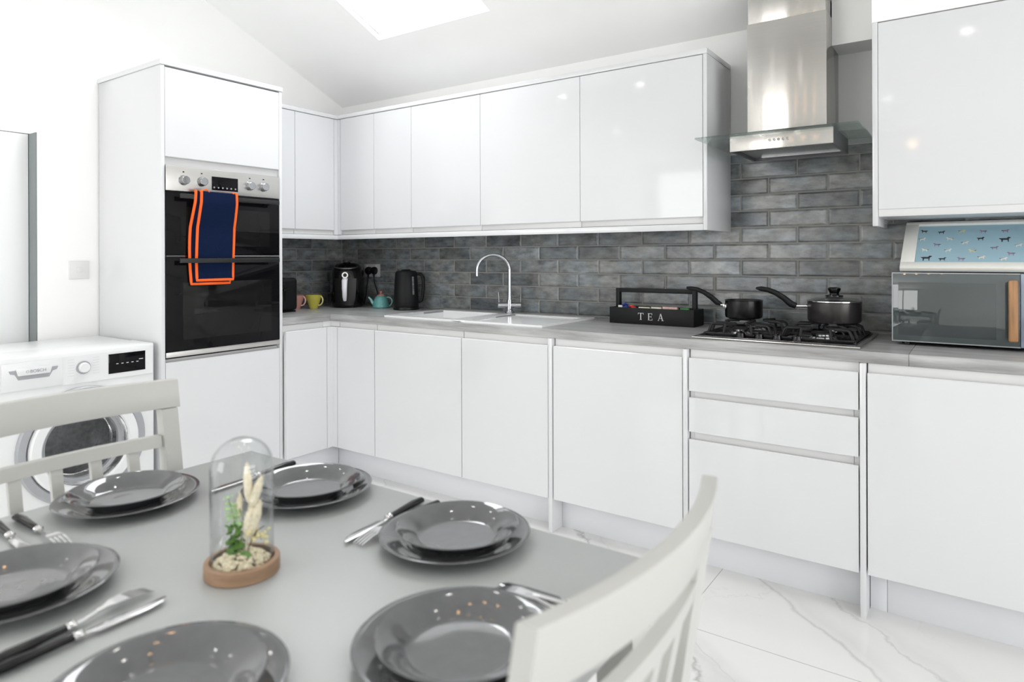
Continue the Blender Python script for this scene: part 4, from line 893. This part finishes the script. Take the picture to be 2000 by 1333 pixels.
# ------------------------------------------------------------------ plates
def make_plate(Rr,name,label,group):
    k=Rr/.128
    b=Mb(); hr=.0205 if Rr>.11 else .0285
    b.lathe([(0,.0035),(.040*k,.0035),(.058*k,.0028),(.066*k,.0),(.071*k,.0),(.075*k,.0035),(.088*k,hr*.33),(.105*k,hr*.63),(.120*k,hr*.88),(.1272*k,hr-.0016),(.128*k,hr-.0004),(.1268*k,hr+.0006),(.119*k,hr*.95),(.104*k,hr*.72),(.094*k,hr*.53),(.087*k,hr*.38),(.0825*k,.0082),(.0785*k,.0069),(.074*k,.0064),(.03*k,.0062),(0,.0062)],(0,0,0),80)
    o=b.build(name,platem,ang=60); return tag(o,label,'plate',group)
sites=[('near left corner',2.562,-2.786),('far left end',2.318,-2.520),('far left corner behind the glass dome',2.574,-2.290),('far right corner, nearest the wide cabinet',2.968,-2.292),('near right end beside the chair back',3.180,-2.537),('front edge of the table, nearest the viewer',2.975,-2.786)]
lbl=['cut by the left edge of the photo','in front of the left chair','behind the glass dome','on the back edge right of the dome','beside the right chair back','cut by the bottom of the photo']
big=make_plate(.128,'dinner_plate','','large grey dinner plates under side plates'); small=make_plate(.103,'side_plate','','grey side plates stacked on dinner plates')
for i,(nm,x,y) in enumerate(sites):
    for src,word,dz,ofx,ofy in ((big,'dinner plate under a side plate, ',.0004,0,0),(small,'side plate on top, ',.0078,.010,-.006)):
        o=src if i==0 else src.copy()
        if i: COL.objects.link(o)
        o.location=(x+ofx,y+ofy,TZ+dz); o['label']=word+lbl[i]

# ------------------------------------------------------------------ cutlery (local: tip at +x, handle end at -x, origin mid)
def make_handle(t):
    Mb().tube([(-.110,0,.0075),(-.106,0,.0078),(-.08,0,.0085),(-.035,0,.0075),(-.014,0,.0070)],[.003,.0075,.0088,.0068,.0062],14,True,.75,1,upv=(0,0,1)).build('handle',bgloss,t)
    b=Mb(); b.tube([(-.0138,0,.0070),(-.0115,0,.0070),(-.0090,0,.0070),(-.0070,0,.0070),(-.0045,0,.0070),(-.002,0,.0066)],[.0062,.0073,.0062,.0062,.0073,.0055],14,True,.85,1,upv=(0,0,1)); b.build('ferrule',steelp,t)
def make_knife(label):
    t=thing('table_knife',label,'knife',(0,0,0),'black handled table knives',local=True); make_handle(t)
    b=Mb(); b.prism([(-.0018,-.004),(.008,-.0035),(.014,-.0095),(.075,-.0105),(.098,-.006),(.108,.004),(.104,.0055),(.06,.0075),(.012,.0065),(.004,.004),(-.0018,.004)],'z',.0045,.0065,.0005); b.build('blade',steelp,t); return t
def make_fork(label):
    t=thing('table_fork',label,'fork',(0,0,0),'black handled table forks',local=True); make_handle(t)
    def zf(x): return .0062+.006*math.sin(max(0,(x-.01))/.09*PI)*.9-(.0 if x<.08 else (x-.08)*.09)
    b=Mb(); rings=[]
    for x,w in ((-.0018,.0042),(.010,.0030),(.028,.0030),(.040,.0055),(.050,.0105),(.062,.0118),(.066,.0118)):
        z=zf(x); rings.append([(x,-w,z-.0009),(x,w,z-.0009),(x,w,z+.0009),(x,-w,z+.0009)])
    b.loft(rings)
    for k in range(4):
        y=-.0097+k*.00647; rings=[]
        for x,w in ((.0655,.0021),(.08,.0018),(.095,.0015),(.103,.0008)):
            z=zf(x); rings.append([(x,y-w,z-.0008),(x,y+w,z-.0008),(x,y+w,z+.0008),(x,y-w,z+.0008)])
        b.loft(rings)
    b.build('head',steelp,t); return t
kn=make_knife(''); fk=make_fork('')
Z=TZ+.0004
def put(src,first,tip,end,label):
    tip=Vector(tip);end=Vector(end); c=(tip+end)/2; a=math.atan2(tip.y-end.y,tip.x-end.x)
    if first: src.location=(c.x,c.y,Z); src.rotation_euler=(0,0,a); src['label']=label
    else: copy_thing(src,(c.x,c.y,Z),a,label)
put(kn,True,(2.822,-2.413),(2.800,-2.190),'black handled knife left of the plates on the back table edge, right of the dome')
put(kn,False,(2.404,-2.403),(2.392,-2.186),'black handled knife lying behind the glass dome')
put(kn,False,(2.445,-2.722),(2.222,-2.713),'black handled knife at the left edge of the photo, outer of the two pointing right')
put(kn,False,(2.759,-2.669),(2.768,-2.889),'black handled knife between the two near plate stacks, beside the fork')
put(kn,False,(3.121,-2.374),(3.342,-2.362),'black handled knife behind the right end plates, partly hidden by the chair back')
put(fk,True,(2.712,-2.667),(2.748,-2.884),'black handled fork between the two near plate stacks, beside the knife')
put(fk,False,(2.845,-2.402),(2.838,-2.190),'black handled fork half under the plates on the back edge of the table')
put(fk,False,(2.455,-2.679),(2.236,-2.680),'black handled fork at the left end of the table before the left chair')
put(fk,False,(3.118,-2.391),(3.338,-2.386),'black handled fork tucked behind the right end plates')

# ------------------------------------------------------------------ glass dome with dried flowers
dxc,dyc=2.766,-2.560
t=thing('glass_cloche','clear glass dome with dried flowers on a round wooden base','ornament',(dxc,dyc,TZ))
b=Mb(); b.lathe([(0,0),(.0535,0),(.055,.0015),(.055,.020),(.0535,.022),(.0475,.022),(.0475,.012),(0,.012)],(dxc,dyc,TZ+.0004),64); b.build('wooden_base',beech,t)
b=Mb(); pr_=[]; Rg=.0462; hc=.150; zb=TZ+.0128
pr_=[(Rg,0),(Rg,hc)]+[(Rg*math.cos(a),hc+Rg*math.sin(a)*.98) for a in [PI/2*k/12 for k in range(1,12)]]+[(0,hc+Rg*.98)]
inn=[(r_-.0016 if r_>.002 else 0,z_ if z_<=hc else z_-.0016*(z_-hc)/Rg) for r_,z_ in pr_][::-1]
b.lathe(pr_+inn[0:],(dxc,dyc,zb),64); b.build('glass_dome',clear,t)
rm=random.Random(3)
b=Mb()
for k in range(230):
    a=rm.uniform(0,2*PI); q=.040*math.sqrt(rm.random()); s_=rm.uniform(.002,.0052)
    b.ball((dxc+q*math.cos(a),dyc+q*math.sin(a),zb+.004+.016*(1-(q/.038)**2)*rm.uniform(.6,1)),s_*1.3,s_,s_*.75,8)
b.build('moss_bed',stone,t)
V=Vector
rv=V((.822,.569,0)); fv=V((-.569,.822,0))
def D(a,h,d=0): return V((dxc,dyc,zb))+rv*a+fv*d+V((0,0,h))
# green sprigs
b=Mb(); st_=Mb()
stem=[D(-.006,.012),D(-.007,.04),D(-.014,.075),D(-.022,.103)]
st_.tube(stem,.0009,6); st_.tube([D(-.006,.012,-.008),D(-.001,.035,-.006),D(.004,.06,0),D(-.004,.085,0)],.0009,6); st_.build('green_stem',mat('stem_green',(.18,.26,.10),.6,var=((50,50,50),.1,0)),t)
for k in range(64):
    f=rm.random(); h=.010+.052*f**1.3; c=D(-.007-.004*f+rm.uniform(-.010,.010),h,rm.uniform(-.010,.008)); s_=.0074*(1-.35*f)
    M=Matrix.Rotation(rm.uniform(0,6),3,'Z')@Matrix.Rotation(rm.uniform(.2,1.3),3,'X'); b.ball(c,s_,s_*.85,s_*.28,10,M)
for k in range(8): b.ball(D(.010+rm.uniform(-.004,.006),.012+rm.uniform(0,.014),-.01),.006,.005,.0022,10,Matrix.Rotation(rm.uniform(.3,1.2),3,'Y'))
b.build('green_leaves',green,t)
b=Mb()
for k in range(46):
    f=rm.random(); c=D(-.010-.012*f+rm.uniform(-.009,.009),.060+.045*f,rm.uniform(-.006,.006)); s_=.0038*(1-.2*f)
    M=Matrix.Rotation(rm.uniform(0,6),3,'Z')@Matrix.Rotation(rm.uniform(.2,1.3),3,'X'); b.ball(c,s_,s_*.75,s_*.3,8,M)
b.build('pale_leaves',lgreen,t)
# bunny tail grass heads
for p,q,w in ((D(.010,.095),D(.007,.155),.0062),(D(.014,.085),D(.030,.135),.0068),(D(.006,.040),D(.016,.092),.0080),(D(.014,.045),D(.028,.098),.0070),(D(-.009,.066,.006),D(-.006,.106,.006),.0048)):
    b=Mb(); n=9; pts=[p.lerp(q,i/(n-1)) for i in range(n)]
    b.tube(pts,[w*x for x in (.35,.75,.95,1,1,.95,.8,.55,.15)],12)
    for k in range(60):
        f=rm.uniform(.05,.98); a=rm.uniform(0,2*PI); c=p.lerp(q,f); o_=rv*math.cos(a)+fv*math.sin(a); rr_=w*math.sin(PI*min(.95,f*.8+.15))
        b.tube([c+o_*rr_*.8,c+o_*(rr_+.0012)+(q-p).normalized()*.006],[.0005,.0001],4)
    b.tube([D(.004,.012),p.lerp(D(.004,.012),.4),p],[.0006]*3,6)
    b.build('grass_head',cream,t)
b=Mb(); b.tube([D(.006,.012),D(.012,.03),D(.022,.05),D(.034,.058)],.0009,6); b.build('dark_twig',brown,t)
b=Mb()
for k in range(34):
    b.ball(D(.010+rm.random()*.030,.030+rm.random()*.028+ (0),rm.uniform(-.008,.008)),.0032,.003,.0026,8)
b.build('cream_flowers',mat('cream_yellow_flower',(.80,.72,.40),.8,var=((200,200,200),.2,.2)),t)

# ------------------------------------------------------------------ lamps of the room
warm=emis('warm_bulb',(1,.60,.28),50)
spotm=emis('downlight_lamp',(1,.97,.92),110)
def downlight(x,y,label):
    t=thing('downlight',label,'ceiling light',(x,y,ZF),'recessed ceiling downlights')
    b=Mb(); b.lathe([(.030,0),(.043,0),(.043,-.004),(.030,-.004)],(x,y,ZF-.0003),36,closed=True); b.build('bezel',whitep,t)
    Mb().lathe([(0,-.0005),(.0295,-.0005),(.0295,-.0025),(0,-.0025)],(x,y,ZF-.0003),32).build('lamp',spotm,t)
for i,x in enumerate((.33,1.0,1.66,2.32,2.98,3.65)): downlight(x,-2.03,'round white downlight in the front row of the flat ceiling')
for i,x in enumerate((.7,1.9,3.1,4.3)): downlight(x,-3.6,'round white downlight in the rear row of the flat ceiling')
t=thing('pendant_bar','slim black bar pendant with four warm bulbs over the table','pendant light',(2.95,-2.62,2.05))
Mb().box(2.50,3.40,-2.632,-2.608,2.04,2.06,.003).build('bar',bmatt,t)
for x in (2.62,3.28): Mb().cyl((x,-2.62,2.0605),(x,-2.62,ZF-.0005),.0025,.0025,8).build('cord',bmatt,t)
for x in (2.56,2.82,3.08,3.34):
    sk=Mb().cyl((x,-2.62,2.0395),(x,-2.62,2.0),.014,.014,16).build('lamp_holder',bmatt,t)
    Mb().ball((x,-2.62,1.975),.024,.024,.028,16).build('bulb',warm,sk)
